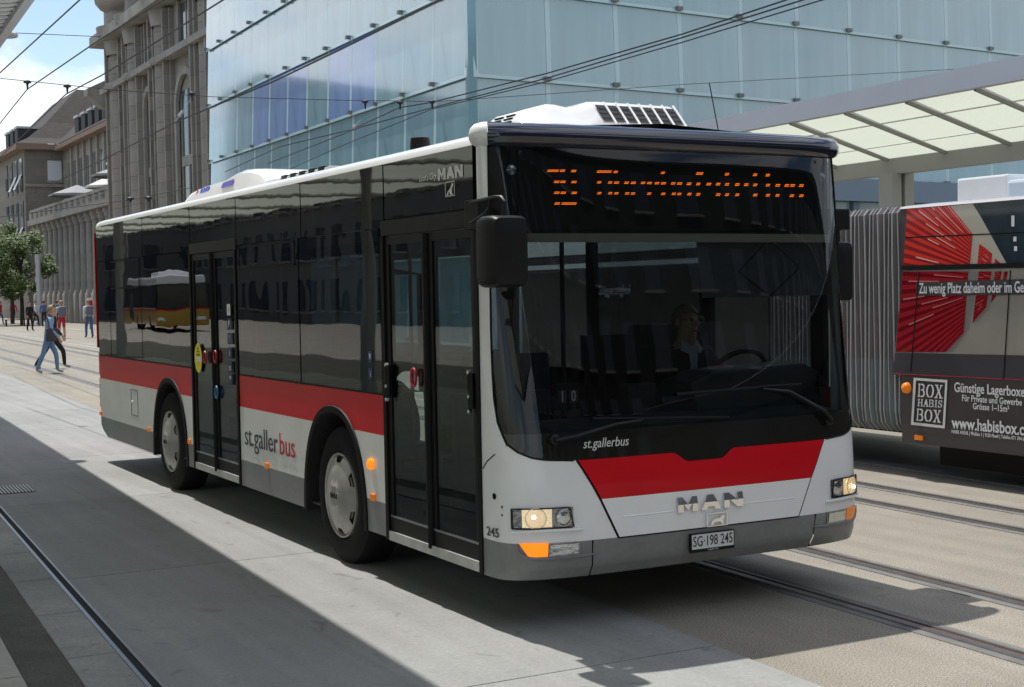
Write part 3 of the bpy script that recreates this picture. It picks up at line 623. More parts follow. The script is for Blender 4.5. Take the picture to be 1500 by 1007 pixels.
# --- lamps
def lamp_unit(sd_, lit):
    q = lambda s, z, o=0: nose(s*sd_, z, o)
    sL_, sR_ = s_at(.05,-.555,.64), s_at(.345,-.688,.64)
    def zpatch(nm, mt, a, b, z0, z1, off, n=14, round_=None, par=bus):
        rows = [[q(a+(b-a)*i/n, z, off) for i in range(n+1)] for z in fr(z0, z1, 4)]
        return MB().grid(rows).build(nm, mt, par, smooth=True, fix=True)
    sock = zpatch('headlamp_socket', mLampHouse, sL_, sR_, .583, .690, .004)
    zpatch('lamp_reflector', mLampWarm, sL_+.055, s_at(.225,-.662,.64), .588, .685, .0055, par=sock)
    for (x, y, z, r_, mt, nm) in ((.142,-.632,.638,.056,mLampWarm,'main_lamp'), (.288,-.678,.636,.045,mLampCold,'dip_lamp')):
        s_ = s_at(x, y, z); p = q(s_, z); nr = Vector((sd_*-.35 if x < .2 else sd_*-.12, -1, 0)).normalized()
        lm = MB().lathe(p+nr*.006, nr, [(.001, r_), (.004, r_*.93), (.007, r_*.72), (.009, r_*.4), (.010, r_*.01)], 26).build(nm, mt, bus, smooth=True)
        MB().lathe(p+nr*.010, nr, [(.0, r_*1.02), (.004, r_*1.06), (.004, r_*.98)], 26).build('bezel', mLampCold, lm, smooth=True)
        if mt is mLampWarm:
            for dx, dz in ((-.012, .008), (.016, -.012)): MB().lathe(p+nr*.012+Vector((dx, 0, dz)), nr, [(0, .012), (.006, .009), (.008, .001)], 10).build('bulb', mBulb, lm, smooth=True)
    zpatch('headlamp_glass', mLens, sL_, sR_, .583, .690, .020)
    MB().tube([q(s, z, .012) for s, z in [(sL_, .583), (sL_, .690)]+[(sL_+(sR_-sL_)*t, .690) for t in fr(.1, .94, 9)]+[(sR_, .583)]+[(sR_-(sR_-sL_)*t, .583) for t in fr(.06, 1, 9)]], .004, 6).build('headlamp_gasket', mRubber, bus)
    MB().tube([q(s, .570-.004*abs(i-8)/8, .012) for i, s in enumerate(fr(sL_-.02, sR_+.06, 16))], [.004]+[.010]*15+[.003], 8).build('headlamp_lip', mWhite, bus, smooth=True)
    a0, a1, a2 = s_at(.066,-.585,.47), s_at(.205,-.655,.47), s_at(.38,-.69,.47)
    rows = [[q(a0+(a1-a0)*t+(.055*(1-t)*(1-(z-.428)/.076)), z, .008) for t in fr(0, 1, 10)] for z in fr(.428, .504, 5)]
    MB().grid(rows).build('turn_signal', mOrangeLit if lit else mOrange, bus, smooth=True, fix=True)
    zpatch('fog_lamp_socket', mLampHouse, a1+.004, a2, .426, .500, .006)
    fg = zpatch('fog_lamp', mLampCold, a1+.012, a2-.012, .436, .492, .010)
    zpatch('fog_lamp_glass', mLens, a1+.006, a2-.004, .428, .498, .016)
    MB().tube([q(s, z, .006) for s, z in [(a0-.01, .50), (a0-.006, .46), (a0+.03, .432), (a0+.07, .420), (a1, .416), (a2, .418), (a2+.06, .421), (a2+.12, .425)]], [.004, .008, .010, .011, .011, .010, .008, .002], 8).build('lamp_lip', M('grey_lip', (.20, .205, .21), .4), bus, smooth=True)
lamp_unit(1, True); lamp_unit(-1, False)
# --- wipers
def wiper(pts, blade, nm='wiper'):
    w = MB().tube([nose(s_at(x, y, z), z, o) for x, y, z, o in pts], [.024, .026, .02, .010][:len(pts)], 8, flat=.6).build(nm, mBlack, bus, smooth=True)
    MB().lathe(nose(s_at(*pts[0][:3]), pts[0][2], .0), Vector((0,-1,.1)), [(0,.032),(.03,.03),(.036,.02),(.037,.001)], 16).build('pivot', mBlack, w, smooth=True)
    MB().tube([nose(s_at(x, y, z), z, .018) for x, y, z in blade], .007, 6, flat=1.4).build('blade', mRubber, w)
wiper([(.26,-.64,1.054,.03), (.37,-.66,1.07,.035), (.62,-.67,1.122,.04), (.80,-.67,1.135,.03)], [(.49,-.66,1.157), (.8,-.67,1.140), (1.09,-.67,1.128), (1.39,-.68,1.112)])
wiper([(2.16,-.65,1.045,.03), (2.09,-.66,1.11,.035), (1.83,-.65,1.24,.04), (1.66,-.65,1.265,.03)], [(1.05,-.66,1.262), (1.4,-.66,1.268), (1.7,-.66,1.274), (1.96,-.64,1.276)])

# --- bus sides
ARCH = ((1.935, .54, 1.045), (6.19, .57, 1.045))
def arch_z(y):
    for c, h, t in ARCH:
        if abs(y-c) < h: return .30+(t-.30)*(1-(abs(y-c)/h)**2.3)**(1/2.3)
    return 0
def skirt_z(y): return lerp([(6.9,.31),(8.3,.285),(8.8,.30),(9.05,.37),(9.24,.50)], y)
def side_band(nm, mat, x, y0, y1, z0, z1, parent=bus, far=False):
    n = max(2, int(abs(y1-y0)/.02)); mb = MB()
    for i in range(n):
        a, b = y0+(y1-y0)*i/n, y0+(y1-y0)*(i+1)/n
        la, lb = max(z0, arch_z(a)), max(z0, arch_z(b))
        if z0 < .4: la, lb = max(la, skirt_z(a)), max(lb, skirt_z(b))
        if la >= z1 and lb >= z1: continue
        la, lb = min(la, z1), min(lb, z1)
        mb.add([(x,a,la),(x,b,lb),(x,b,z1),(x,a,z1)], [(0,1,2,3)])
    # merge the strips into one skin with a little thickness
    o = mb.build(nm, mat, parent)
    return o
YS = 9.14
for x, segs in ((0., ((1.045, 4.01), (5.385, YS))), (2.5, ((-.30, YS),))):
    for a, b in segs:
        cuts = [a]+[c for c, h_, t_ in ARCH if a < c < b]+[b]
        for a_, b_ in zip(cuts, cuts[1:]):
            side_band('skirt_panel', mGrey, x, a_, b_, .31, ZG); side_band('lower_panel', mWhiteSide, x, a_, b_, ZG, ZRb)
        side_band('red_panel', mRed, x, a, b, ZRb, ZR)
for x0, sg in ((0, 1), (2.5, -1)):     # rounded rear corners
    for nm, mt, z0, z1 in (('rear_corner_skirt', mGrey, .42, ZG), ('rear_corner_lower', mWhiteSide, ZG, ZRb), ('rear_corner_red', mRed, ZRb, ZR), ('rear_corner_glass', mGloss, ZR, ZT)):
        mb = MB(); rows = [[(x0+sg*(.1-.1*math.cos(a*math.pi/12)), YS+.1*math.sin(a*math.pi/12), z) for a in range(7)] for z in (z0, z1)]; mb.grid(rows); mb.build(nm, mt, bus, smooth=True)
MB().box(.1, 2.4, YR-.03, YR, .42, ZT).build('rear_panel', mRed, bus)
MB().box(.0, .05, YR-.005, YR+.02, 1.3, 2.6).build('rear_edge_trim', mRed, bus)
for z0, z1 in ((.62, .95), (1.0, 1.25)): MB().box(.02, .14, YR-.02, YR+.035, z0, z1).build('tail_lamp', mRedLens, bus)
# windows of the door side
def quadx(nm, mat, x, y0, y1, z0, z1, th=.012, par=bus, bev=0):
    return MB().box(x, x+th, min(y0, y1), max(y0, y1), z0, z1).build(nm, mat, par, bevel=bev)
gp = .007
for a, b in ((9.13, 8.54), (8.53, 7.16), (7.15, 5.40), (3.995, 2.55), (2.54, 1.055)):
    quadx('side_window', mTint, -.002, a-gp, b+gp, ZR+.012, 2.268)
for a, b in ((9.13, 7.05), (7.04, 5.35), (5.34, 4.0), (3.99, 2.48), (2.47, .98), (.97, -.262)):
    quadx('cant_panel', mGloss, -.003, a-gp*.6, b+gp*.6, 2.325 if b > -.3 and (a < 1 or a in (5.34,)) else 2.274, ZT-.004)
quadx('glass_backing', mRubber, .012, 9.13, -.29, 2.28, ZT, .01)
for y in (8.535, 7.155, 2.545): quadx('pillar', mRubber, .011, y+.05, y-.05, ZR, 2.3, .03)
for y in (5.42, 4.02, 1.08): quadx('pillar', mRubber, .011, y+.04, y-.07, ZR, 2.3, .03)
MB().box(-.006, .0, 1.05, 4.0, ZR-.002, ZR+.010).build('waist_seal', mRubber, bus); MB().box(-.006, .0, 5.40, 9.13, ZR-.002, ZR+.010).build('waist_seal', mRubber, bus)
for (a, b, z0, z1) in ((3.93, 2.62, 2.075, 2.26), (8.46, 7.22, 1.96, 2.26)):   # hopper vents
    h = MB()
    for q in ((a, b, z0, z0+.014), (a, b, z1-.014, z1), (a, a-.014, z0, z1), (b+.014, b, z0, z1)): h.box(-.006, .0, min(q[0], q[1]), max(q[0], q[1]), q[2], q[3])
    h.build('hopper_frame', mRubber, bus)
# far side windows (seen through the windscreen)
for a, b in ((-.15, .95), (1.0, 2.5), (2.55, 4.0), (4.05, 5.5), (5.55, 7.1), (7.15, 9.0)):
    quadx('far_window', mFarGlass, 2.49, a, b, ZR, 2.30)
for y in (-.22, .97, 2.52, 4.02, 5.52, 7.12, 9.06): quadx('far_pillar', mRubber, 2.46, y-.06, y+.06, ZR, 2.34, .045)
quadx('far_cant_panel', mGloss, 2.49, -.29, 9.13, 2.30, ZT)
# cant rail and roof
RP = [(0., 2.668), (.008, 2.70), (.03, 2.722), (.07, 2.736), (.3, 2.778), (1.25, 2.83)]; RP += [(2.5-x, z) for x, z in RP[-2::-1]]
MB().grid([[(x, y, z) for x, z in RP] for y in (-.30, -.1, 3, 6, 9.0)]+[[(x, 9.14, z-.006) for x, z in RP]]+[[(min(max(x, .06), 2.44), 9.24, z-.05) for x, z in RP]]).build('roof', mWhite, bus, smooth=True)
# front roof pod
pd = [(.50,2.80),(.515,2.88),(.56,2.93),(.73,2.975),(.79,2.975),(.87,2.962),(.93,2.968),(1.02,3.0),(1.10,3.005),(1.62,3.0),(1.66,2.985),(1.70,2.93),(1.76,2.80)]
rows = []
for y, k, dz in ((.045, 0, 0), (.05, .30, 0), (.09, .53, 0), (.13, .77, 0), (.17, 1, 0), (.20, 1.04, 0), (.50, 1.03, 0), (.58, .90, 0), (.62, 0, 0)):
    rows.append([(x, y, 2.80+(z-2.80)*k) for x, z in pd])
pod = MB().grid(rows).build('front_roof_pod', mWhite, bus, smooth=True)
mGrille = M('grille_mesh', (.03, .03, .03), .5, speck=.9, ss=160)
for i in range(7):
    x0 = 1.06+.086*i
    lv = lambda t, o=.010: (.05+.12*t-o*.76, 2.86+.14*t+o*.65)
    MB().add([(x0, *lv(.06)), (x0+.066, *lv(.06)), (x0+.054, *lv(.86)), (x0-.012, *lv(.86))], [(0,1,2,3)]).build('louvre', mGrille, pod)
    for k in range(3):
        t = .25+.22*k; MB().tube([(x0-.012*t, *lv(t, .013)), (x0+.062-.012*t, *lv(t, .013))], .002, 5).build('louvre_bar', mIntGrey, pod)
    MB().prism([(x0+.066, *lv(.0)), (x0+.082, *lv(.0)), (x0+.069, *lv(1.)), (x0+.053, *lv(1.))], (0, -.004, .0035)).build('louvre_rib', mWhite, pod)
for c_ in range(2):
    for k in range(4):
        z = 2.872+.021*k; y = .28+.15*c_; xx = lerp([(2.80,.50),(2.88,.515),(2.93,.56),(2.975,.73)], z)
        MB().box(xx-.012, xx+.02, y-.055, y+.055, z-.004, z+.004).build('slot', mRubber, pod)
MB().lathe((.47, 1.43, 2.77), (0,0,1), [(0,.072),(.10,.068),(.125,.064),(.13,.05),(.13,.001)], 24).build('roof_antenna_pod', mBlack, bus, smooth=True)
MB().tube([(2.0, .14, 2.80), (1.975, .14, 2.86)], .012, 6).build('aerial_base', mBlack, bus); MB().tube([(1.975, .14, 2.86), (1.93, .17, 3.17)], .004, 5).build('aerial', mBlack, bus)
# rear roof unit
pr = [(7.0,2.76),(6.98,2.83),(6.93,2.88),(6.80,2.915),(6.55,2.94),(5.85,2.95),(5.66,2.958),(5.5,2.985),(5.2,3.0),(4.95,2.985),(4.68,2.94),(4.50,2.86),(4.45,2.76)]
rows = []
for x, k in ((.40, 0), (.41, .5), (.44, .85), (.50, 1), (.6, 1.02), (1.9, 1.02), (2.0, 1), (2.06, .85), (2.1, 0)): rows.append([(x, y, 2.76+(z-2.76)*k) for y, z in pr])
rp = MB().grid(rows).build('rear_roof_unit', mWhite, bus, smooth=True)
MB().box(.55, 2.0, 3.3, 4.50, 2.76, 2.875).build('condenser_frame', mZinc, rp, bevel=.02)
for k in range(5): MB().box(.545, .62, 3.42+.22*k, 3.54+.22*k, 2.82, 2.882).build('condenser_slot', mBlack, rp)
text('unit_lettering', 'ROUSTI', M('letter_blue', (.06,.12,.55), .5), rp, (.422, 6.28, 2.885), (0,-1,0), (.22,0,1), .085, 1.0, .02, .002, shear=.2)
text('unit_letter', 'F', mLetRed, rp, (.422, 6.54, 2.883), (0,-1,0), (.22,0,1), .085, 1.0, .02, .002, shear=.2)
MB().add([(.398, 5.68, 2.862), (.398, 5.33, 2.868), (.420, 5.33, 2.925), (.420, 5.68, 2.915)], [(0,1,2,3)]).build('unit_sticker', M('sticker_violet', (.12, .10, .40), .5), rp)
# arch trims, wheel wells
for c, h, t in ARCH:
    pts = []
    for i in range(33):
        a = math.pi*i/32; ca, sa = math.cos(a), math.sin(a)
        pts.append((c+h*math.copysign(abs(ca)**(2/2.3), ca), .30+(t-.30)*abs(sa)**(2/2.3)))
    MB().grid([[(-.012, c+(y-c)*1.0+.0, z) for y, z in pts], [(-.012, c+(y-c)*(1+.045/h), .30+(z-.30)*(1+.045/(t-.30))) for y, z in pts], [(.0, c+(y-c)*(1+.05/h), .30+(z-.30)*(1+.05/(t-.30))) for y, z in pts]]).build('arch_trim', mRubber, bus, smooth=True)
    MB().grid([[(-.012, y, z) for y, z in pts], [(.42, y, z) for y, z in pts]]).add([(.42, y, z) for y, z in pts], [tuple(range(33))]).build('wheel_well', mDark, bus)
MB().box(.42, 2.1, .0, 9.0, .30, .40).build('chassis_light_block', mDark, bus); MB().box(.05, 2.45, 2.6, 5.5, .315, .36).build('floor_pan', mDark, bus)  # black underfloor box added to block light beneath the bus
# wheels
def wheel(y, x=.03, sgn=1):
    w = bpy.data.objects.new('wheel', None); C.objects.link(w); w.location = (x, y, .475); WL[w.name] = Matrix.Translation((x, y, .475))
    w.parent = bus; w.matrix_parent_inverse = WL[bus.name].inverted()
    c = Vector((x, y, .475)); ax = Vector((-sgn, 0, 0))
    MB().lathe(c, ax, [(-.27,.30),(-.27,.43),(-.25,.468),(-.22,.478),(-.05,.478),(-.02,.466),(.0,.43),(.012,.38),(.010,.33),(.002,.305),(-.02,.295)], 56).build('tyre', mTyre, w, smooth=True)
    MB().lathe(c, ax, [(-.03,.296),(.010,.292),(.012,.284),(-.01,.270),(-.05,.255),(-.06,.10)], 48).build('rim', mRim, w, smooth=True)
    # domed cover with six kidney openings in its edge
    n = 144; rings = []
    for j, t in enumerate((0, .28, .30, .5, .75, .9, 1.0)):
        ring = []
        for k in range(n):
            a = 2*math.pi*k/n; d6 = abs(((math.degrees(a)) % 60)-30)
            ro = .270-.042*(1-smoothstep(8, 12.5, d6))
            r_ = ro*t; dome = .052*(1-(r_/.268)**2.2)+.004
            if t == .28: dome += .004
            ring.append(c+ax*dome+Vector((0, math.cos(a)*r_, math.sin(a)*r_)))
        rings.append(ring+[ring[0]])
    MB().grid(rings).build('wheel_cover', mRim, w, smooth=True)
    MB().lathe(c, ax, [(-.012,.27),(-.012,.02)], 40).build('cover_shadow_plate', mRimD, w)
    for k in range(6):
        a = math.pi*(60*k+30)/180
        MB().tube([c+ax*.0+Vector((0, math.cos(a+da)*.219, math.sin(a+da)*.219)) for da in (-.17, -.08, 0, .08, .17)], .006, 6).build('opening_lip', M('lip_tan', (.40,.34,.22), .5) if k == 0 else bpy.data.materials['lip_tan'], w)
    if sgn > 0: text('hub_lettering', 'MAN', mRimD, w, (x-.058, y, .475), (0,-1,0), (0,0,1), .055, 1.0, .02, .002)
wheel(1.887); wheel(6.287)
for y in (1.887, 6.287):
    MB().lathe((2.47, y, .475), (1,0,0), [(-.27,.30),(-.27,.43),(-.25,.468),(-.05,.478),(.0,.43),(.01,.33),(-.02,.1)], 40).build('far_tyre', mTyre, bus, smooth=True)
# doors
def door(y1, y0, zb, zt, mid, hand):
    d = MB().box(-.004, .03, y0, y1, zt-.045, zt+.05).build('door_header', mBlack, bus, bevel=.004)
    for ya, yb_ in ((y1, y1-.045), (y0+.04, y0)): MB().box(-.010, .03, yb_, ya, zb, zt-.045).build('door_post', mRubber, bus)
    for a, b in ((y1-.05, mid+.022), (mid-.022, y0+.045)):
        lf = MB()
        w_ = .05
        for q in ((a, a-w_, zb+.06, zt-.05), (b+w_, b, zb+.06, zt-.05), (a-w_, b+w_, zt-.10, zt-.05), (a-w_, b+w_, zb+.06, zb+.155)): lf.box(.004, .034, min(q[0], q[1]), max(q[0], q[1]), q[2], q[3])
        leaf = lf.build('door_leaf', mBlack, bus)
        MB().box(.012, .020, b+w_, a-w_, zb+.155, zt-.10).build('door_pane', mDoorGlass, leaf)
        mb = MB()   # printed border inside the pane
        for q in ((a-w_, a-w_-.05, zb+.155, zt-.10), (b+w_+.04, b+w_, zb+.155, zt-.10), (a-w_-.05, b+w_+.04, zb+.155, zb+.21), (a-w_-.05, b+w_+.04, zt-.20, zt-.10)): mb.box(.0205, .0215, min(q[0], q[1]), max(q[0], q[1]), q[2], q[3])
        mb.build('pane_border', M('pane_print', (.02,.022,.022), .4) if 'pane_print' not in bpy.data.materials else bpy.data.materials['pane_print'], leaf)
        MB().box(.0, .006, b+.01, a-.01, zb+.15, zb+.162).build('kick_strip', mSteel, leaf)
    MB().tube([(.0, mid, zb+.04), (.0, mid, zt-.05)], .022, 8).build('door_seal', mRubber, bus)
    MB().box(-.008, .05, y0+.04, y1-.045, zb-.0, zb+.058).build('threshold', M('threshold_metal', (.40,.40,.37), .5, var=.2, vs=6) if 'threshold_metal' not in bpy.data.materials else bpy.data.materials['threshold_metal'], bus)
door(1.035, -.30, .30, 2.265, .375, 1); door(5.38, 4.02, .315, 2.285, 4.70, 0)
mRing = M('ring_red', (.42, .02, .03), .4); mRingB = M('ring_blue', (.04, .20, .36), .4)
def ring(y, z, m_, ry=.045, rz=.085):
    MB().tube([(-.012, y+ry*.75*math.cos(a*math.pi/12), z+rz*.62*math.sin(a*math.pi/12)) for a in range(25)], .0085, 8, cap=False).build('grab_ring', m_, bus, smooth=True)
ring(.56, 1.35, mRing); ring(4.94, 1.33, mRing, .05, .08); ring(4.63, 1.345, mRing, .05, .08); ring(4.62, 1.04, mRingB, .05, .08)
for y, z in ((.945, 1.31), (-.205, 1.31)):
    h = MB().tube([(-.012, y, z+.10), (-.012, y, z-.10)], .020, 8).build('door_handle', mBlack, bus, smooth=True)
    for dz in (.105, -.03, -.115): MB().lathe((-.014, y, z+dz), (-1,0,0), [(0,.014),(.018,.012),(.019,.001)], 12).build('handle_stud', mChrome, h)
    MB().box(-.034, -.028, y-.010, y+.010, z+.0, z+.085).build('handle_inset', mDark, h)
# stickers
def oval(nm, m_, y, z, ry, rz, x=-.006):
    return MB().add([(x, y+ry*math.cos(a*math.pi/18), z+rz*math.sin(a*math.pi/18)) for a in range(36)], [tuple(range(36))]).build(nm, m_, bus)
ys = oval('yellow_sticker', mYellow, 5.165, 1.315, .115, .13)
MB().box(-.0075, -.0065, 5.07, 5.20, 1.285, 1.325).build('sticker_arrow', mPaper, ys)
text('sticker_lettering', 'Bitte\nvorne\neinsteigen', mLet, ys, (-.007, 5.165, 1.375), (0,-1,0), (0,0,1), .028, 1., 0, .0005)
text('sticker_mark', '5', mPaper, ys, (-.007, 5.235, 1.29), (0,-1,0), (0,0,1), .07, 1., .01, .0005)
for k, z in enumerate((1.70, 1.58, 1.46, 1.34, 1.22, 1.12)):
    pc = MB().box(-.004, -.003, 4.20, 4.29, z, z+.095).build('pictogram', mPaper if k == 0 else mBlueS, bus)
    text('pictogram_mark', ('i', 'P', '!', 'i', 'x', '*')[k], mLet if k == 0 else mPaper, pc, (-.0045, 4.245, z+.047), (0,-1,0), (0,0,1), .075, 1., .02, .0004)
for z, ch in ((1.415, 'V'), (1.305, 'i')):
    pc = MB().box(-.006, -.005, 1.21, 1.275, z, z+.075).build('pictogram', mBlueS, bus)
    bdz = MB()
    text('pictogram_mark', ch, mPaper, pc, (-.0065, 1.2425, z+.037), (0,-1,0), (0,0,1), .055, 1., .01, .0004)
# lettering on the side
text('side_lettering', 'st.galler', mLet, bus, (-.004, 3.905, .725), (0,-1,0), (0,0,1), .235, .68, .0, .001, align='LEFT', width=.80)
text('side_lettering', 'bus', mLetRed, bus, (-.004, 3.065, .725), (0,-1,0), (0,0,1), .235, .68, .0, .001, align='LEFT', width=.335)
mSil = mLetSilver
mb = MB()
for gl_, y0 in ((Mg, .175), (Ag, .062), (Ng, -.045)):
    for pl_ in gl_: mb.prism([(-.0055, y0-a*.10, 2.505+b*.068) for a, b in pl_], (-.001, 0, 0))
mb.build('roof_lettering', mSil, bus)
text('roof_script', "Lion's City", mSil, bus, (-.005, .32, 2.535), (0,-1,0), (0,0,1), .052, .85, .006, .0008, shear=.3, width=.24)
mb = MB()
for q in ((.085,-.035,2.485,2.490),(.085,-.035,2.405,2.410),(.085,.080,2.41,2.485),(-.030,-.035,2.41,2.485)): mb.box(-.0058, -.0045, min(q[0],q[1]), max(q[0],q[1]), q[2], q[3])
mb.prism([(-.0055, .07-x*.09, 2.412+z*.068) for x, z in ((0,0),(.3,0),(.34,.3),(.5,.2),(.6,0),(.9,0),(.8,.2),(.85,.6),(1,.8),(.85,1),(.7,.75),(.5,.5),(.2,.3))], (-.001, 0, 0)); mb.build('roof_emblem', mSil, bus)
# marker lamps, flap
for y, z in ((9.13, .555), (6.98, .535), (5.52, .54), (3.35, .535), (1.24, .54)):
    MB().box(-.014, .0, y-.04, y+.04, z-.022, z+.022).build('marker_lamp', mOrange, bus, bevel=.004)
MB().lathe((0, 1.26, .755), (-1,0,0), [(0,.036),(.02,.036),(.03,.028),(.034,.001)], 20).build('side_turn_signal', mOrangeLit, bus, smooth=True)
mb = MB()
for q in ((7.71,7.70,.635,.905),(7.43,7.42,.635,.905),(7.71,7.42,.90,.905),(7.71,7.42,.635,.640)): mb.box(-.002, .001, min(q[0],q[1]), max(q[0],q[1]), q[2], q[3])
mb.build('flap_outline', mRubber, bus); MB().lathe((0, 7.66, .77), (-1,0,0), [(0,.02),(.008,.018),(.009,.001)], 12).build('flap_lock', mPaper, bus)
# mirrors
def mirror(x0, x1, y, z0, z1, sg, nm):
    mb = MB(); xs_ = (x0, x1); rows = []
    cx, cz, hx, hz = (x0+x1)/2, (z0+z1)/2, abs(x1-x0)/2, (z1-z0)/2
    for dy, k in ((.10, .90), (.06, 1.), (-.02, 1.), (-.07, .96), (-.095, .86), (-.10, .6), (-.102, 0.)):
        rows.append([(cx+(hx*k)*math.copysign(abs(math.cos(a))**.32, math.cos(a))+.03*sg*(1 if False else 0), y+dy, cz+(hz-(hx*(1-k)))*math.copysign(abs(math.sin(a))**.20, math.sin(a))) for a in [2*math.pi*i/40 for i in range(41)]])
    o = MB().grid(rows).build(nm, mBlack, bus, smooth=True)
    MB().box(cx-hx*.85, cx+hx*.85, y+.098, y+.101, cz-hz*.9, cz+hz*.9).build('mirror_face', mChrome, o)
    return o
ml = mirror(-.185, .04, -.72, 1.88, 2.255, 1, 'door_side_mirror')
MB().tube([(-.05, -.28, 2.345), (-.06, -.45, 2.348), (-.08, -.66, 2.352), (-.075, -.72, 2.348), (-.07, -.745, 2.325), (-.07, -.745, 2.25)], .013, 8).build('mirror_arm', mBlack, ml, smooth=True)
MB().tube([(-.05, -.28, 2.235), (-.06, -.36, 2.238), (-.085, -.55, 2.27), (-.08, -.60, 2.30), (-.08, -.62, 2.345)], .011, 8).build('mirror_arm', mBlack, ml, smooth=True)
MB().box(-.065, -.0, -.44, -.27, 2.20, 2.36).build('mirror_bracket', mBlack, ml, bevel=.006)
mr = mirror(2.525, 2.69, -.22, 1.75, 2.14, -1, 'driver_side_mirror')
MB().tube([(2.64, -.22, 2.13), (2.64, -.22, 2.28), (2.60, -.22, 2.32)], .02, 8).build('mirror_arm', mBlack, mr, smooth=True)
MB().box(2.49, 2.66, -.32, -.12, 2.21, 2.345).build('mirror_bracket', mBlack, mr, bevel=.012)
# --- interior
MB().box(.04, 2.46, -.45, 9.1, .345, .36).build('floor', mIntGrey, bus)
MB().box(.05, 2.45, -.10, 9.1, 2.42, 2.44).build('ceiling', M('ceiling_panel', (.12,.12,.12), .6), bus)
MB().box(2.455, 2.475, -.25, 9.1, 1.06, ZR).build('inner_wall', mIntGrey, bus); MB().box(.02, .03, 5.45, 9.1, 1.06, ZR).build('inner_wall', mIntGrey, bus); MB().box(.02, .03, 1.1, 3.95, 1.06, ZR).build('inner_wall', mIntGrey, bus)
MB().box(.06, 2.44, 9.0, 9.1, .36, 2.42).build('rear_bulkhead', mInt, bus)
for y in (2.7, 3.5, 6.6, 7.4, 8.2):
    for x in (1.62, 2.02, .25, .65) if y > 5 else (1.62, 2.02, .25):
        st = MB().box(x, x+.40, y, y+.42, .80 if y > 5 else .62, .90 if y > 5 else .74).build('seat', mSeat, bus, bevel=.03)
        zb_ = .90 if y > 5 else .72
        MB().prism([(x, y+.36, zb_), (x, y+.42, zb_), (x, y+.50, zb_+.62), (x, y+.43, zb_+.62)], (.40, 0, 0)).build('backrest', mSeat, st, bevel=.02)
        MB().box(x+.12, x+.28, y+.05, y+.35, .36, .64).build('pedestal', mInt, st)
for x, y in ((.95, 1.25), (1.45, 1.25), (.85, 3.3), (1.5, 3.9), (.6, 4.0), (.6, 5.4), (1.5, 5.6), (1.0, 6.4), (1.5, 7.2)):
    MB().tube([(x, y, .36), (x, y, 2.42)], .017, 8).build('grab_pole', mPole if x != 1.45 else mInt, bus, smooth=True)
MB().tube([(.10, 1.15, 1.20), (.16, 1.13, 1.24), (.30, 1.12, 1.22), (.30, 1.12, 1.98), (.12, 1.13, 2.0)], .02, 8).build('grab_rail', mPole, bus, smooth=True)
MB().tube([(.16, 1.12, .75), (.75, 1.12, .80)], .02, 8).build('grab_rail', mPole, bus, smooth=True)
for z in (2.20,): MB().tube([(.55, 1.3, z), (.55, 9, z)], .016, 6).build('ceiling_rail', mPole, bus)
MB().box(1.42, 2.45, .92, .97, .36, 1.55).build('driver_partition', mInt, bus); MB().box(1.42, 1.47, -.1, .92, .36, 1.05).build('cab_door', mInt, bus)
MB().box(1.47, 2.45, .92, .95, 1.55, 2.42).build('partition_glass', glass('smoked_glass', (.62,.66,.66), 1.3), bus)
MB().box(.45, 1.15, .93, 1.0, .36, 1.2).build('stair_panel', mIntGrey, bus)
# dashboard, instrument hood, steering wheel, cash till
MB().prism([(0, -.62, .90), (0, -.60, 1.10), (0, -.38, 1.13), (0, -.22, 1.12), (0, -.15, .36), (0, -.62, .36)], (2.0, 0, 0)).build('dashboard', mDash, bus)
bpy.context.view_layer.update()
ds = [o for o in bus.children if o.name.startswith('dashboard')][0]; ds.data.transform(Matrix.Translation((.28, 0, 0)))
MB().prism([(1.40, -.40, 1.12), (1.34, -.40, 1.30), (1.50, -.40, 1.36), (2.20, -.40, 1.385), (2.34, -.40, 1.32), (2.24, -.40, 1.12)], (0, .30, 0)).build('instrument_hood', M('hood_plastic', (.025,.035,.04), .45), bus, bevel=.02)
sw = MB().tube([Vector((1.97, -.02, 1.30))+Vector((.215*math.cos(a*math.pi/16), -.19*math.sin(a*math.pi/16)*.55, .19*math.sin(a*math.pi/16)*.83)) for a in range(33)], .017, 8, cap=False).build('steering_wheel', mBlack, bus, smooth=True)
MB().tube([(1.97, -.02, 1.30), (1.97, -.16, 1.12), (1.97, -.25, .9)], .03, 8).build('steering_column', mBlack, sw)
for a in (.3, 2.8, 4.7): MB().tube([(1.97, -.02, 1.30), (1.97+.2*math.cos(a), -.02-.10*math.sin(a), 1.30+.155*math.sin(a))], .014, 6).build('spoke', mBlack, sw)
MB().box(1.70, 2.02, -.20, -.10, 1.355, 1.372).build('red_document', mRed, bus)
nb = MB().box(.425, .575, -.40, -.37, 1.185, 1.335).build('course_number_board', mBlack, bus)
for x, t in ((.462, '1'), (.535, '0')):
    MB().box(x-.027, x+.027, -.4025, -.4005, 1.225, 1.30).build('number_card', mIntGrey, nb); text('number_lettering', t, mLetW, nb, (x, -.403, 1.262), (1,0,0), (0,0,1), .085, .75, .015, .0005)
MB().box(1.0, 1.20, -.25, -.15, 1.12, 1.30).build('ticket_printer', mInt, bus, bevel=.01)
MB().grid([[nose(s, z, -.06) for s in fr(.10, 1.20, 16)] for z in (1.80, 2.13)]).build('sun_blind', M('blind_fabric', (.050,.062,.070), .8, var=.15, vs=12), bus)
for a, b in (((1.62,1.95),(1.82,2.12)), ((1.62,1.95),(1.85,1.80)), ((1.85,1.80),(2.08,1.97)), ((2.08,1.97),(1.88,2.12))):
    MB().tube([(a[0], -.515, a[1]), (b[0], -.515, b[1])], .006, 5).build('blind_arm', mBlack, bus)
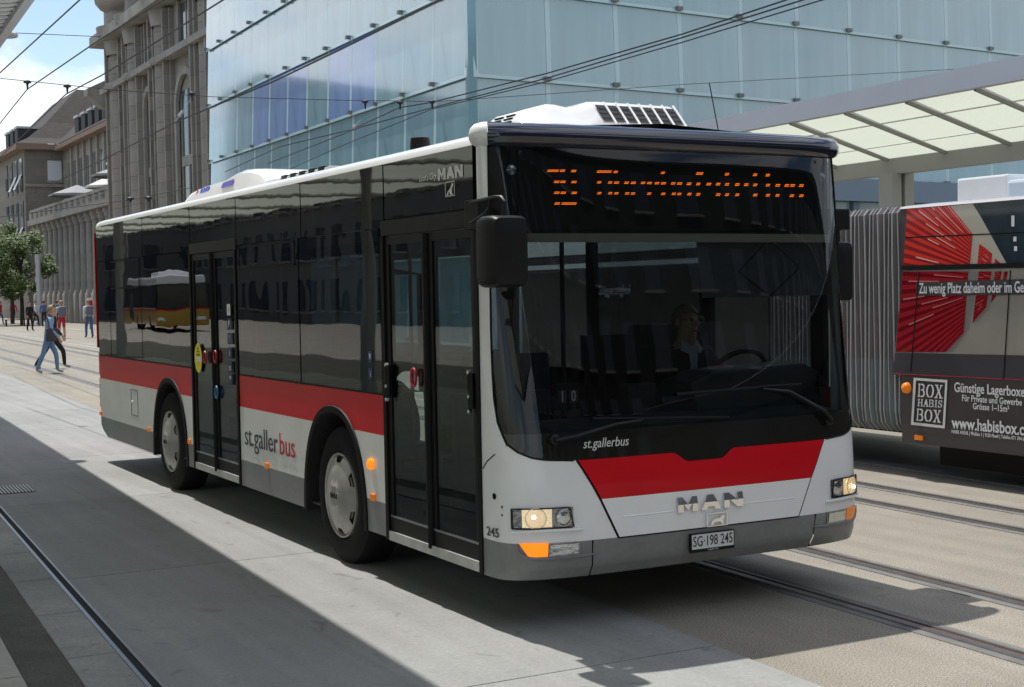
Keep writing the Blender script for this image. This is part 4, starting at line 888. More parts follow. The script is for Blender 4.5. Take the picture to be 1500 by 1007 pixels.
sc = MB().box(1.66, 2.14, .42, .90, .88, 1.0).build('driver_seat', mInt, bus, bevel=.03); MB().box(1.66, 2.14, .66, .78, 1.0, 1.62).build('driver_backrest', mInt, sc, bevel=.04)

# ------------------------------------------------------------------ people
def skin_mesh(joints, edges, root):
    """joints: name -> (pos, rx, ry); edges: (a, b, material index)"""
    names = list(joints); me = bpy.data.meshes.new('skin'); me.from_pydata([joints[n][0] for n in names], [(names.index(a), names.index(b)) for a, b, _ in edges], [])
    o = bpy.data.objects.new('skin', me); C.objects.link(o); md = o.modifiers.new('s', 'SKIN'); md.use_smooth_shade = True
    for i, n in enumerate(names):
        sv = me.skin_vertices[0].data[i]; sv.radius = joints[n][1:3]; sv.use_root = (n == root)
    ss = o.modifiers.new('d', 'SUBSURF'); ss.levels = ss.render_levels = 2
    dg = bpy.context.evaluated_depsgraph_get(); out = bpy.data.meshes.new_from_object(o.evaluated_get(dg)); bpy.data.objects.remove(o)
    segs = [(Vector(joints[a][0]), Vector(joints[b][0]), m_) for a, b, m_ in edges]
    for f in out.polygons:
        c = f.center; best = None
        for a, b, m_ in segs:
            d_ = b-a; t = max(0, min(1, (c-a).dot(d_)/max(d_.length_squared, 1e-9))); q = (c-a-d_*t).length
            if best is None or q < best[0]: best = (q, m_)
        f.material_index = best[1]; f.use_smooth = True
    return out
def person(name, label, loc, rz, h, top, leg, shoe, hair, pose, sleeves=True, shorts=False, group='pedestrians', hair_long=False, cat='person', bag=None):
    """pose: leg swing front/back (radians) and arm swing"""
    k = h/1.72; lw, aw, lean = pose
    V = lambda x, y, z: Vector((x, y, z))*k
    J = {'pel': (V(0,0,.93), .145*k, .11*k), 'wai': (V(0,-.01,1.08), .125*k, .095*k), 'che': (V(0,-.02-lean*.3,1.28), .155*k, .11*k), 'nek0': (V(0,-.02-lean*.45,1.42), .10*k, .075*k), 'nek': (V(0,-.03-lean*.5,1.48), .055*k, .055*k),
         'hd': (V(0,-.045-lean*.6,1.58), .078*k, .092*k), 'top': (V(0,-.03-lean*.6,1.67), .062*k, .075*k)}
    E_ = [('pel','wai',0),('wai','che',0),('che','nek0',0),('nek0','nek',2),('nek','hd',2),('hd','top',2)]
    for s, n in ((-1,'l'), (1,'r')):
        a = lw*s; b = aw*-s
        hip = V(.085*s, 0, .88); kn = hip+V(.0, -math.sin(a)*.42-(.05 if a > 0 else 0), -math.cos(a)*.42); a2 = a-.12 if a > 0 else a+.15*-1*0-abs(a)*.55
        an = kn+V(0, -math.sin(min(a, .05) if a > 0 else a*1.35)*.41, -math.cos(a*1.1)*.41); 
        J['hip'+n] = (hip, .088*k, .095*k); J['kn'+n] = (kn, .062*k, .066*k); J['an'+n] = (an, .045*k, .05*k); J['to'+n] = (an+V(.01*s, -.15, -.045 if a >= 0 else -.05), .040*k, .03*k)
        E_ += [('pel','hip'+n,1),('hip'+n,'kn'+n,1),('kn'+n,'an'+n,2 if shorts else 1),('an'+n,'to'+n,3)]
        sh = V(.185*s, -.02-lean*.4, 1.385); el = sh+V(.05*s, -math.sin(b)*.28+.02, -math.cos(b)*.28); wr = el+V(-.0*s, -math.sin(b+.35)*.25, -math.cos(b+.35)*.25); ha = wr+V(-.01*s, -.03-math.sin(b)*.05, -.09)
        J['sh'+n] = (sh, .062*k, .06*k); J['el'+n] = (el, .045*k, .045*k); J['wr'+n] = (wr, .032*k, .035*k); J['ha'+n] = (ha, .030*k, .042*k); J['fi'+n] = (ha+V(0, -.02, -.07), .018*k, .03*k); J['th'+n] = (ha+V(-.03*s, -.045, -.02), .013*k, .013*k)
        E_ += [('che','sh'+n,0),('sh'+n,'el'+n,0),('el'+n,'wr'+n,0 if sleeves else 2),('wr'+n,'ha'+n,2),('ha'+n,'fi'+n,2),('ha'+n,'th'+n,2)]
    zmin = min((J['to'+n][0].z-.03*k) for n in 'lr')
    me = skin_mesh(J, E_, 'pel')
    me.transform(Matrix.Translation((0, 0, -zmin)))
    for m_ in (top, leg, mSkin, shoe): me.materials.append(m_)
    p = tag(bpy.data.objects.new(name, me), label, cat, group); C.objects.link(p); p.location = loc; p.rotation_euler = (0, 0, rz)
    # hair cap
    hc = J['hd'][0]+V(0, .018, .035)+Vector((0, 0, -zmin)); mb = MB(); rows = []
    for i in range(9):
        rows.append([(hc.x+.088*k*math.sin(ph)*math.cos(t_), hc.y+(.104 if math.sin(t_) > 0 else .088)*k*math.sin(ph)*math.sin(t_)+(.02*i/8*k), hc.z+.108*k*math.cos(ph)-(.05*k*i/8 if hair_long and math.sin(t_) > -.3 else 0)) for t_, ph in [(2*math.pi*j/16, math.pi*i/8*((.56 if not hair_long else .70)+.14*math.sin(2*math.pi*j/16))) for j in range(17)]])
    ho = MB().grid(rows).build('hair', hair, smooth=True); ho.parent = p
    # face: nose, eyes, mouth
    fc = J['hd'][0]+Vector((0, 0, -zmin)); fb = MB().lathe(fc+V(0,-.088,-.005), (0,-1,-.25), [(0,.016*k),(.012*k,.012*k),(.020*k,.003*k)], 8); fo = fb.build('nose', mSkin, smooth=True); fo.parent = p
    for s in (-1, 1):
        eo = MB().lathe(fc+V(.030*s,-.083,.022), (0,-1,0), [(0,.010*k),(.004*k,.007*k),(.005*k,.0005)], 8).build('eye', mHairD); eo.parent = p
        eo = MB().lathe(fc+V(.082*s,.0,-.0), (s,0,0), [(0,.022*k),(.012*k,.018*k),(.014*k,.001)], 8).build('ear', mSkin); eo.parent = p
    mo = MB().box(fc.x-.022*k, fc.x+.022*k, fc.y-.086*k, fc.y-.080*k, fc.z-.047*k, fc.z-.041*k).build('mouth', mPole); mo.parent = p
    return p
def cloth(n, c): return M(n, c, .85, var=.12, vs=14, bump=.004, bs=18)
mDenim = cloth('denim_light', (.14, .25, .42)); mDenimS = cloth('denim_shirt', (.26, .38, .55)); mBlackC = cloth('black_cloth', (.015, .015, .017)); mWhiteC = cloth('white_cloth', (.72, .72, .72)); mRedC = cloth('red_cloth', (.50, .03, .05)); mBlueC = cloth('blue_cloth', (.08, .13, .28)); mShoe = M('shoe_grey', (.42, .40, .38), .7); mShoeD = M('shoe_dark', (.03, .03, .03), .7); mBag = cloth('bag_cloth', (.055, .052, .06)); mPack = cloth('pack_cloth', (.16, .16, .20)); mCream = cloth('cream_cloth', (.62, .58, .48)); mYelC = cloth('yellow_cloth', (.55, .38, .05))
# driver, seated
def driver():
    J = {'pel': ((1.89,.48,1.04), .15,.12), 'wai': ((1.89,.47,1.16), .14,.11), 'che': ((1.89,.45,1.33), .17,.12), 'nk0': ((1.89,.42,1.47), .10,.08), 'nk': ((1.89,.40,1.525), .055,.058), 'hd': ((1.885,.375,1.63), .075,.092), 'top': ((1.885,.39,1.715), .060,.075),
         'hl': ((1.80,.44,1.02), .09,.09), 'kl': ((1.78,.06,1.04), .07,.07), 'al': ((1.80,-.02,.66), .05,.05), 'hr': ((1.98,.44,1.02), .09,.09), 'kr': ((2.02,.06,1.04), .07,.07), 'ar': ((2.02,-.02,.66), .05,.05),
         'sl': ((1.70,.44,1.42), .068,.066), 'el': ((1.66,.30,1.20), .05,.05), 'wl': ((1.78,.08,1.28), .035,.037), 'fl': ((1.79,.0,1.335), .028,.04),
         'sr': ((2.08,.44,1.42), .068,.066), 'er': ((2.14,.30,1.20), .05,.05), 'wr': ((2.14,.08,1.28), .035,.037), 'fr': ((2.14,.0,1.335), .028,.04)}
    E_ = [('pel','wai',0),('wai','che',0),('che','nk0',0),('nk0','nk',2),('nk','hd',2),('hd','top',2)]+[x for s in 'lr' for x in (('pel','h'+s,1),('h'+s,'k'+s,1),('k'+s,'a'+s,1),('che','s'+s,0),('s'+s,'e'+s,0),('e'+s,'w'+s,0),('w'+s,'f'+s,2))]
    me = skin_mesh(J, E_, 'pel')
    for m_ in (cloth('navy_jacket', (.018, .022, .03)), mBlackC, mSkin): me.materials.append(m_)
    p = tag(bpy.data.objects.new('person', me), 'bus driver in dark jacket and pale blue shirt seated behind the wheel', 'person'); C.objects.link(p)
    mSh = cloth('pale_blue_shirt', (.42, .52, .66))
    ch = [MB().add([(1.845,.330,1.485),(1.935,.330,1.485),(1.915,.318,1.36),(1.93,.325,1.16),(1.85,.325,1.16),(1.862,.318,1.36)], [(0,1,2,5),(5,2,3,4)]).build('shirt_front', mSh),
      MB().add([(1.83,.37,1.52),(1.80,.345,1.455),(1.845,.320,1.43),(1.875,.335,1.49)], [(0,1,2,3)]).build('collar', mSh), MB().add([(1.95,.37,1.52),(1.98,.345,1.455),(1.935,.320,1.43),(1.905,.335,1.49)], [(0,1,2,3)]).build('collar', mSh)]
    hb_ = []
    for i in range(9):
        hb_.append([(1.885+.086*math.sin(ph)*math.cos(t)*(1+.03*math.sin(9*t)), .397+.104*math.sin(ph)*math.sin(t)+.012*i/8, 1.652+.108*math.cos(ph)+.006*math.sin(7*t)*math.sin(ph)) for t, ph in [(2*math.pi*j/18, math.pi*i/8*(.50+.16*math.sin(2*math.pi*j/18))) for j in range(19)]])
    ch.append(MB().grid(hb_).build('hair', mHairG, smooth=True))
    ch.append(MB().lathe((1.885,.283,1.625), (0,-1,-.2), [(0,.017),(.014,.012),(.022,.003)], 8).build('nose', mSkin, smooth=True))
    gl_ = MB()
    for s in (-1, 1):
        gl_.tube([(1.885+.034*s+.026*math.cos(a*math.pi/8), .282, 1.652+.018*math.sin(a*math.pi/8)) for a in range(17)], .0025, 5, cap=False); gl_.tube([(1.885+.060*s, .284, 1.655), (1.885+.082*s, .38, 1.655)], .0025, 5)
        ch.append(MB().lathe((1.885+.032*s, .290, 1.652), (0,-1,0), [(0,.012),(.004,.008),(.005,.001)], 8).build('eye', mHairD))
        ch.append(MB().lathe((1.885+.080*s, .385, 1.635), (s,0,0), [(0,.026),(.010,.02),(.012,.001)], 8).build('ear', mSkin))
    ch.append(gl_.build('glasses', mSteel)); ch.append(MB().box(1.86,1.91,.288,.293,1.576,1.583).build('mouth', mPole))
    for s, wx in ((-1, 1.79), (1, 2.14)):
        for f in range(4): ch.append(MB().tube([(wx-.02+.014*f, -.01, 1.345), (wx-.02+.014*f, -.045, 1.35), (wx-.02+.014*f, -.05, 1.325), (wx-.02+.014*f, -.03, 1.315)], .008, 6).build('finger', mSkin, smooth=True))
        ch.append(MB().tube([(wx-s*.03, .0, 1.325), (wx-s*.035, -.035, 1.32)], .009, 6).build('thumb', mSkin, smooth=True))
    for c in ch: c.parent = p
driver()
def bag(name, label, loc, size, mat, cat, strap=None, grp=None):
    t = thing(name, label, cat, loc, grp); x, y, z = loc; a, b, c = size
    MB().box(x-a/2, x+a/2, y-b/2, y+b/2, z, z+c).build('pouch', mat, t, bevel=min(a, b, c)*.42, smooth=True)
    MB().box(x-a/2-.004, x-a/2+.02, y-b*.35, y+b*.35, z+c*.15, z+c*.5).build('pocket', mat, t, bevel=.008)
    if strap: MB().tube(strap, .016, 6).build('strap', mat, t)
    return t
f1 = U(72, 547, 2, 0); f2 = U(80, 541, 2, 0)
W1 = -math.pi/2-.25+math.pi     # walking to the right of the picture
person('person', 'woman in light blue denim shirt and jeans walking across the tracks', (f1.x, f1.y, 0), 1.25, 1.72, mDenimS, mDenim, mShoe, mHairB, (.30, .30, .12))
person('person', 'dark haired person in black striding behind the woman in denim', (f2.x+.05, f2.y+.4, 0), 1.25, 1.80, mBlackC, mBlackC, mShoe, mHairD, (.48, .35, .0))
bag('shoulder_bag', 'dark shoulder bag hanging at the side of the woman in denim', (f1.x+.06, f1.y-.25, .80), (.30, .12, .34), mBag, 'bag', [(f1.x+.02, f1.y-.25, 1.12), (f1.x-.06, f1.y-.24, 1.40), (f1.x-.02, f1.y-.10, 1.48), (f1.x+.1, f1.y-.1, 1.42)])
q = U(91, 496, 2, 0); person('person', 'person with cream top and red shorts walking away on the plaza', (q.x, q.y, 0), math.pi, 1.78, mCream, mRedC, mShoeD, mHairB, (.2, .2, 0), False, True)
bag('backpack', 'grey backpack worn by the person in red shorts', (q.x, q.y-.24, 1.02), (.36, .22, .48), mPack, 'backpack')
q = U(131, 495, 2, 0); person('person', 'grey haired person in white top and jeans beside the bus rear', (q.x, q.y, 0), math.pi+.1, 1.80, mWhiteC, mBlueC, mShoeD, mHairG, (.22, .2, 0))
bag('backpack', 'blue grey backpack worn by the grey haired person in white', (q.x, q.y-.24, 1.05), (.34, .2, .46), mPack, 'backpack')
q = U(137, 534, 2, 0); person('person', 'person half hidden behind the rear corner of the bus', (q.x+.62, q.y, 0), -1.4, 1.75, mWhiteC, mDenim, mShoe, mHairD, (.45, .3, 0))
q = U(44, 485, 2, 0); person('person', 'person in black standing near the lamp post on the plaza', (q.x, q.y, 0), .4, 1.72, mBlackC, mBlackC, mShoeD, mHairD, (.15, .1, 0))
for (u, v, lab, tp, lg, rz) in ((20, 474, 'person in red top under the plaza tree', mRedC, mBlackC, 2.5), (53, 478, 'person in white top waiting behind the lamp post', mWhiteC, mBlackC, 1.), (57, 477, 'person in dark clothes among the distant group, behind the man in black', mBlackC, mBlueC, -1.), (65, 479, 'person in blue walking behind the couple in denim and black', mBlueC, mBlackC, 3.), (84, 482, 'person in dark blue walking ahead of the red shorts', mBlueC, mBlackC, 2.8), (1, 476, 'person in red at the extreme left edge under the trees', mRedC, mBlueC, 1.)):
    q = U(u, v, 2, 0); person('person', lab, (q.x, q.y, 0), rz, 1.76, tp, lg, mShoeD, mHairD, (.2, .15, 0))

# ------------------------------------------------------------------ trees and plaza furniture
mLeaf = M('leaves', (.08, .13, .03), .6, var=.35, vs=3); mLeaf2 = M('leaves_light', (.12, .165, .045), .6, var=.3, vs=3); mBark = M('bark', (.055, .045, .035), .9, var=.3, vs=8, bump=.02, bs=14)
def tree(label, loc, h, r, z0, seed, nl=9500):
    rnd = random.Random(seed); t = thing('plaza_tree', label, 'tree', loc, 'trees on the plaza'); x, y, _ = loc
    tk = MB().tube([(x, y, 0), (x+.03, y, z0*.6), (x, y, z0+.4), (x+.05, y, h*.72)], [.17, .14, .12, .04], 10)
    clumps = []
    for i in range(34):
        a = rnd.uniform(0, 6.28); zz = rnd.uniform(z0, h-.3); f = math.sin(math.pi*min(1, max(.12, (zz-z0+.35)/(h-z0+.4))))**.6; rr = r*f*rnd.uniform(.35, .95)
        clumps.append((x+rr*math.cos(a), y+rr*math.sin(a), zz, rnd.uniform(.42, .80)))
        if i % 2 == 0: tk.tube([(x, y, z0+.2+.4*(zz-z0)), (x+rr*.5*math.cos(a), y+rr*.5*math.sin(a), zz-.3), (x+rr*math.cos(a), y+rr*math.sin(a), zz)], [.06, .04, .012], 5)
    tk.build('trunk', mBark, t, smooth=True)
    mb = MB()
    for i in range(nl):
        cx, cy, cz, cr_ = clumps[rnd.randrange(len(clumps))]
        d_ = Vector((rnd.gauss(0,1), rnd.gauss(0,1), rnd.gauss(0,.62))).normalized()*cr_*rnd.uniform(.35, 1.05)**.7
        c = Vector((cx, cy, cz))+d_; s = rnd.uniform(.06, .14); a = Vector((rnd.gauss(0,1), rnd.gauss(0,1), rnd.gauss(0,.6))).normalized(); b = a.orthogonal().normalized()
        mb.add([c-a*s, c+b*s*.55, c+a*s, c-b*s*.55], [(0,1,2,3)], 1 if rnd.random() < .35 else 0)
    mb.build('crown', [mLeaf, mLeaf2], t, fix=False)
tree('leafy plaza tree nearest to the grey lamp post', (14.3, 99.5, 0), 6.6, 2.9, 2.3, 3)
tree('leafy plaza tree cut off by the left picture edge', (12.0, 101, 0), 6.4, 2.6, 2.5, 5)
tree('taller plaza tree standing behind the two nearer crowns', (15.0, 108, 0), 7.9, 1.7, 3.2, 8, 6000)
lp = thing('lamp_post', 'plain grey lamp post standing in front of the plaza trees', 'lamp post', (14.9, 96, 0))
MB().tube([(14.9, 96, 0), (14.9, 96, 5.0)], .17, 12).build('post', mZinc, lp, smooth=True); MB().tube([(14.9, 96, 0), (14.9, 96, .25)], .24, 12).build('base', mZinc, lp, smooth=True)
for x in (13.4, 14.9):
    b = thing('park_bench', 'dark slatted bench under the plaza tree, '+('left one' if x < 14 else 'right one'), 'bench', (x, 97, 0), 'benches under the trees')
    for k in range(3): MB().box(x-.7, x+.7, 96.8+.14*k, 96.9+.14*k, .42, .47).build('seat_slat', mBlack, b)
    for s in (-.6, .6): MB().box(x+s-.04, x+s+.04, 96.8, 97.2, 0, .42).build('leg', mBlack, b)
sg = thing('info_sign', 'white and red information sign board on the far pavement', 'sign', (15.5, 80, 0))
q0 = U(127, 437, 1, 80); q1 = U(136, 458, 1, 80)
MB().box(q0.x, q1.x, 80, 80.1, q1.z, q0.z).build('board', mRed, sg); MB().box(q0.x-.01, q1.x+.01, 79.98, 80.02, q0.z-.14, q0.z+.02).build('header', mPaper, sg); MB().box((q0.x+q1.x)/2-.04, (q0.x+q1.x)/2+.04, 80.02, 80.08, 0, q1.z).build('post', mSteel, sg)

# ------------------------------------------------------------------ articulated advertising bus
TX = 6.185
tb = thing('trolleybus', 'dark articulated trolleybus with red storage advertising and grey folded bellows', 'bus', (TX+1.25, 0, 0))
mTbDark = M('ad_charcoal', (.055, .048, .046), .4, coat=.2, var=.06, vs=3); mTbBand = M('ad_slate', (.045, .045, .052), .3, coat=.3)
def T(u, v): p = U(u, v, 0, TX); return p.y, p.z
yE = T(1319, 480)[0]                    # edge at the bellows
ZB, ZTt = .34, 2.60
yF = -9.0
MB().box(TX+.01, TX+2.5, yF, yE, ZB, ZTt-.03).build('body', mTbDark, tb)
MB().grid([[(TX+x, y, z) for x, z in ((.004, ZTt-.03), (.02, ZTt-.012), (.08, ZTt+.0), (.4, ZTt+.03), (2.3, ZTt+.06), (2.5, ZTt-.05))] for y in (yE, yF)]).build('roof', M('roof_grey', (.30, .30, .31), .5), tb, smooth=True)
MB().box(TX+.3, TX+2.2, yF, yE-.2, .12, ZB).build('underbody', mDark, tb)
for y in (-2.2,): MB().lathe((TX+.06, y, .48), (-1,0,0), [(-.25,.45),(0,.45),(.02,.35),(-.02,.1)], 32).build('tyre', mTyre, tb, smooth=True)
def ad(nm, mat, pts, off=.004, par=tb):
    return MB().poly([(TX+.01-off, *T(u, v)) for u, v in pts]).build(nm, mat, par)
mAdRed = M('ad_red', (.42, .012, .018), .3, coat=.4); mAdRedD = M('ad_red_dark', (.34, .010, .018), .3, coat=.4); mAdLine = M('ad_red_light', (.72, .22, .16), .3, coat=.4); mAdRedHot = M('ad_red_bright', (.75, .04, .02), .3, coat=.4)
mAdCream = M('ad_cream', (.50, .46, .36), .3, coat=.4); mAdCeil = M('ad_ceiling', (.012, .028, .036), .3, coat=.4, var=.4, vs=6); mAdFloor = M('ad_floor', (.30, .29, .24), .25, coat=.4, var=.12, vs=2); mAdWhite = M('ad_white', (.74, .75, .74), .4); mAdGrey = M('ad_wall', (.22, .215, .19), .3, coat=.4)
# upper picture: roller doors seen in perspective, bright above the seam, dim on the windows
BG = ad('ad_floor_print', mAdFloor, [(1322, 397), (1500, 393), (1500, 521), (1310, 517)], .002)
ad('ad_ceiling_print', mAdCeil, [(1415, 299), (1500, 293), (1500, 386), (1474, 387), (1436, 318)], .003)
ad('ad_cream_print', mAdCream, [(1391, 302), (1424, 299), (1436, 318), (1474, 387), (1420, 389), (1424, 343)], .0035)
def clip(poly, region):
    """cut a convex polygon to a convex region"""
    out = poly; n = len(region); ar = sum(region[i][0]*region[(i+1) % n][1]-region[(i+1) % n][0]*region[i][1] for i in range(n)); sg_ = 1 if ar > 0 else -1
    for i in range(n):
        a, b = region[i], region[(i+1) % n]; inp = out; out = []
        if not inp: return []
        side = lambda p: sg_*((b[0]-a[0])*(p[1]-a[1])-(b[1]-a[1])*(p[0]-a[0]))
        for q0, q1 in zip(inp, inp[1:]+inp[:1]):
            s0, s1 = side(q0), side(q1)
            if s0 >= 0: out.append(q0)
            if s0*s1 < 0: t = s0/(s0-s1); out.append((q0[0]+(q1[0]-q0[0])*t, q0[1]+(q1[1]-q0[1])*t))
    return out
def shutter(region, mats, dm=.078, seed=1, off=.005):
    """roller shutter printed in perspective: slats run to the corridor's vanishing point"""
    rnd = random.Random(seed); base, hot, line = mats; par = ad('ad_shutter_print', base, region, off)
    vx, vy = 1480.5, 413.; x0 = 1300.; m = -1.35
    Y = lambda mm, x: vy+mm*(x-vx)
    while m < 1.35:
        w = dm*.52; pg = clip([(x0, Y(m, x0)), (vx-2, Y(m, vx-2)), (vx-2, Y(m+w, vx-2)), (x0, Y(m+w, x0))], region)
        if len(pg) > 2: ad('ad_slat_print', hot, pg, off+.0012, par)
        xs0 = min(p[0] for p in region); xs1 = max(p[0] for p in region)
        if line and rnd.random() < .75:
            a = xs0+(xs1-xs0)*rnd.uniform(0, .6); b = a+(xs1-xs0)*rnd.uniform(.15, .45); g0 = m-.012
            pg = clip([(a, Y(g0, a)), (b, Y(g0, b)), (b, Y(g0+dm*.16, b)), (a, Y(g0+dm*.16, a))], region)
            if len(pg) > 2: ad('ad_glint_print', line, pg, off+.0022, par)
        m += dm
mAdRedW = M('ad_red_window', (.20, .008, .016), .12, coat=.5); mAdRedL = M('ad_red_window_line', (.34, .018, .024), .15, coat=.4); mAdGl = M('ad_glint', (.85, .55, .48), .3, coat=.4); mAdGlW = M('ad_glint_window', (.60, .20, .18), .3, coat=.4)
HOT = (mAdRedD, mAdRedHot, mAdGl); DIM = (mAdRedW, mAdRedL, mAdGlW)
shutter([(1328, 307), (1391, 302), (1424, 343), (1420, 389), (1323, 391)], HOT, .085, 1)
shutter([(1434, 357), (1453, 372), (1451, 388), (1431, 388)], HOT, .12, 2); shutter([(1457, 379), (1465, 386), (1464, 388), (1456, 388)], HOT, .2, 3)
ad('ad_wall_print', mAdGrey, [(1418, 398), (1432, 397.5), (1419, 480), (1395, 516), (1385, 516), (1411, 488)], .003); ad('ad_wall_print', mAdGrey, [(1452, 398), (1457, 398), (1450, 450), (1424, 478), (1444, 450)], .0035)
shutter([(1322, 398), (1418, 398), (1411, 488), (1385, 516), (1311, 516)], DIM, .085, 4)
shutter([(1433, 398), (1452, 398), (1444, 450), (1424, 474)], DIM, .10, 5); shutter([(1457, 398), (1467, 398), (1460, 432), (1451, 444)], DIM, .12, 6); shutter([(1470, 398), (1476, 398), (1472, 416), (1465, 426)], DIM, .2, 7)
for u, v in ((1483, 324), (1486, 351), (1487, 365)): ad('ad_tube_light_print', mAdWhite, [(u-2, v-8 if v < 330 else v-4), (u+2.5, v-8 if v < 330 else v-4), (u+2.5, v+8 if v < 330 else v+3), (u-2, v+8 if v < 330 else v+3)], .0065)
def hline(nm, mat, u0, v0, u1, v1, w, off=.009): return ad(nm, mat, [(u0, v0-w/2), (u1, v1-w/2), (u1, v1+w/2), (u0, v0+w/2)], off)
hline('rain_gutter', mBlack, 1321, 392.5, 1500, 388, 6, .02); hline('panel_seam', mRubber, 1326, 348.5, 1500, 341, 1.8, .0095)
ad('ad_lower_band', mTbBand, [(1310, 517), (1500, 521), (1500, 556), (1308, 549)], .006)
hline('panel_seam', mRedC, 1308, 547.5, 1500, 557, 1.2, .0095)
for (a, b) in (((1346, 398), (1334, 545)), ((1480, 396), (1470, 556))): ad('window_joint', mRubber, [(a[0]-.9, a[1]), (a[0]+.9, a[1]), (b[0]+.9, b[1]), (b[0]-.9, b[1])], .0095)
ad('ad_ribbon', M('ad_ribbon', (.05, .05, .048), .4), [(1342, 414), (1500, 409), (1500, 432), (1342, 433.5)], .0085)
def tt(nm, s, u, v, size, **k):
    y, z = T(u, v); k.setdefault('bold', .01); return text(nm, s, mAdWhite, tb, (TX+.01-.011, y, z), (0,-1,0), (0,0,1), size, k.pop('xs', .9), k.pop('bold'), .001, k.pop('align', 'LEFT'), **k)
tt('ad_slogan', 'Zu wenig Platz daheim oder im Geschäft?', 1346.5, 423.5, .138, bold=.014, width=T(1346.5, 423)[0]-T(1500, 421)[0], prefix='Zu wenig Platz daheim oder im Ge')
tt('ad_headline', 'Günstige Lagerboxen', 1397.5, 568, .125, bold=.016, width=T(1397.5, 568)[0]-T(1501, 575)[0], prefix='Günstige Lagerboxe'); tt('ad_subline', 'Für Private und Gewerbe', 1409, 583.5, .082, bold=.012, width=T(1409, 584)[0]-T(1496.5, 590)[0]); tt('ad_subline', 'Grösse 1–15m²', 1425, 595.5, .082, bold=.012, width=T(1425, 596)[0]-T(1478, 598)[0])
tt('ad_address', 'www.habisbox.ch', 1394.5, 620, .150, bold=.020, width=T(1394.5, 620)[0]-T(1501, 628)[0], prefix='www.habisbox.c'); tt('ad_small_print', 'HABIS AREAL | Waldau 1 | 9230 Flawil | Telefon 071 394 6', 1394, 632.5, .045, bold=.01, width=T(1394, 628)[0]-T(1500, 637)[0], prefix='HABIS AREAL | Waldau 1 | 9230 Flawil | Telefon 071 394 6')
yq = T(1500, 450)[0]; za, zb2 = T(1500, 521)[1], T(1500, 391)[1]
for k in range(6):
    MB().box(TX+.004, TX+.012, yq-.02-1.45*(k+1)+.02, yq-.02-1.45*k, za, zb2-.02).build('side_window', mGloss, tb)
MB().box(TX-.006, TX+.012, yF, yq-.003, zb2-.01, zb2+.03).build('rain_gutter', mBlack, tb)
# framed BOX HABIS BOX mark, stencil slab letters
fa = [(1338.5, 553.5), (1388, 557), (1384, 628), (1334.5, 622.5)]; fi = [(1342, 557.5), (1384.8, 560.6), (1381, 623.6), (1338.2, 618.8)]
mb = MB(); Pa = [(TX-.001, *T(*p)) for p in fa]; Pi = [(TX-.001, *T(*p)) for p in fi]
for i in range(4): mb.add([Pa[i], Pa[(i+1) % 4], Pi[(i+1) % 4], Pi[i]], [(0,1,2,3)])
mb.build('ad_frame', mAdWhite, tb)
GL = {'B': [[(0,0),(.30,0),(.30,.10),(.24,.10),(.24,.90),(.30,.90),(.30,1),(0,1),(0,.9),(.06,.9),(.06,.1),(0,.1)], [(.36,.56),(.62,.60),(.70,.72),(.66,.86),(.36,.90),(.36,1),(.68,1),(.86,.90),(.90,.74),(.80,.56),(.92,.42),(.96,.22),(.86,.06),(.68,0),(.36,0),(.36,.10),(.66,.12),(.76,.26),(.70,.42),(.60,.48),(.36,.48)]],
      'O': [[(.46,1),(.20,.94),(.04,.72),(0,.5),(.04,.28),(.20,.06),(.46,0),(.46,.10),(.32,.16),(.24,.34),(.22,.5),(.24,.66),(.32,.84),(.46,.90)], [(.54,1),(.80,.94),(.96,.72),(1,.5),(.96,.28),(.80,.06),(.54,0),(.54,.10),(.68,.16),(.76,.34),(.78,.5),(.76,.66),(.68,.84),(.54,.90)]],
      'X': [[(0,1),(.40,1),(.40,.92),(.33,.92),(.52,.60),(.66,.92),(.60,.92),(.60,1),(.92,1),(.92,.92),(.80,.92),(.60,.52),(.86,.09),(1,.09),(1,0),(.56,0),(.56,.09),(.62,.09),(.45,.40),(.29,.09),(.38,.09),(.38,0),(0,0),(0,.09),(.12,.09),(.38,.50),(.12,.92),(0,.92)]],
      'H': [[(0,0),(.38,0),(.38,.1),(.29,.1),(.29,.45),(.71,.45),(.71,.1),(.62,.1),(.62,0),(1,0),(1,.1),(.91,.1),(.91,.9),(1,.9),(1,1),(.62,1),(.62,.9),(.71,.9),(.71,.55),(.29,.55),(.29,.9),(.38,.9),(.38,1),(0,1),(0,.9),(.09,.9),(.09,.1),(0,.1)]],
      'A': [[(0,0),(.34,0),(.34,.09),(.25,.09),(.31,.28),(.63,.28),(.69,.09),(.58,.09),(.58,0),(1,0),(1,.09),(.93,.09),(.62,1),(.40,1),(.12,.09),(0,.09)]], 'I': [[(.1,0),(.9,0),(.9,.1),(.68,.1),(.68,.9),(.9,.9),(.9,1),(.1,1),(.1,.9),(.32,.9),(.32,.1),(.1,.1)]],
      'S': [[(.05,.34),(.05,0),(.16,0),(.2,.06),(.45,0),(.8,.06),(.95,.26),(.86,.46),(.6,.56),(.36,.64),(.26,.74),(.36,.88),(.55,.9),(.72,.82),(.78,.66),(.9,.66),(.9,1),(.8,1),(.76,.94),(.5,1),(.2,.94),(.05,.72),(.16,.54),(.45,.44),(.68,.34),(.74,.24),(.62,.12),(.45,.1),(.26,.16),(.16,.34)]]}
def mark(word, tl, tr, bl, widths):
    tot = sum(widths)+.10*(len(widths)-1)*widths[0]; x = 0
    tl, tr, bl = [Vector((TX-.0015, *T(*p))) for p in (tl, tr, bl)]
    for ch, w in zip(word, widths):
        for pg in GL[ch]: MB().poly([tl+(tr-tl)*((x+a*w)/tot)+(bl-tl)*(1-b) for a, b in pg]).build('ad_letter', mAdWhite, tb)
        x += w+.10*widths[0]
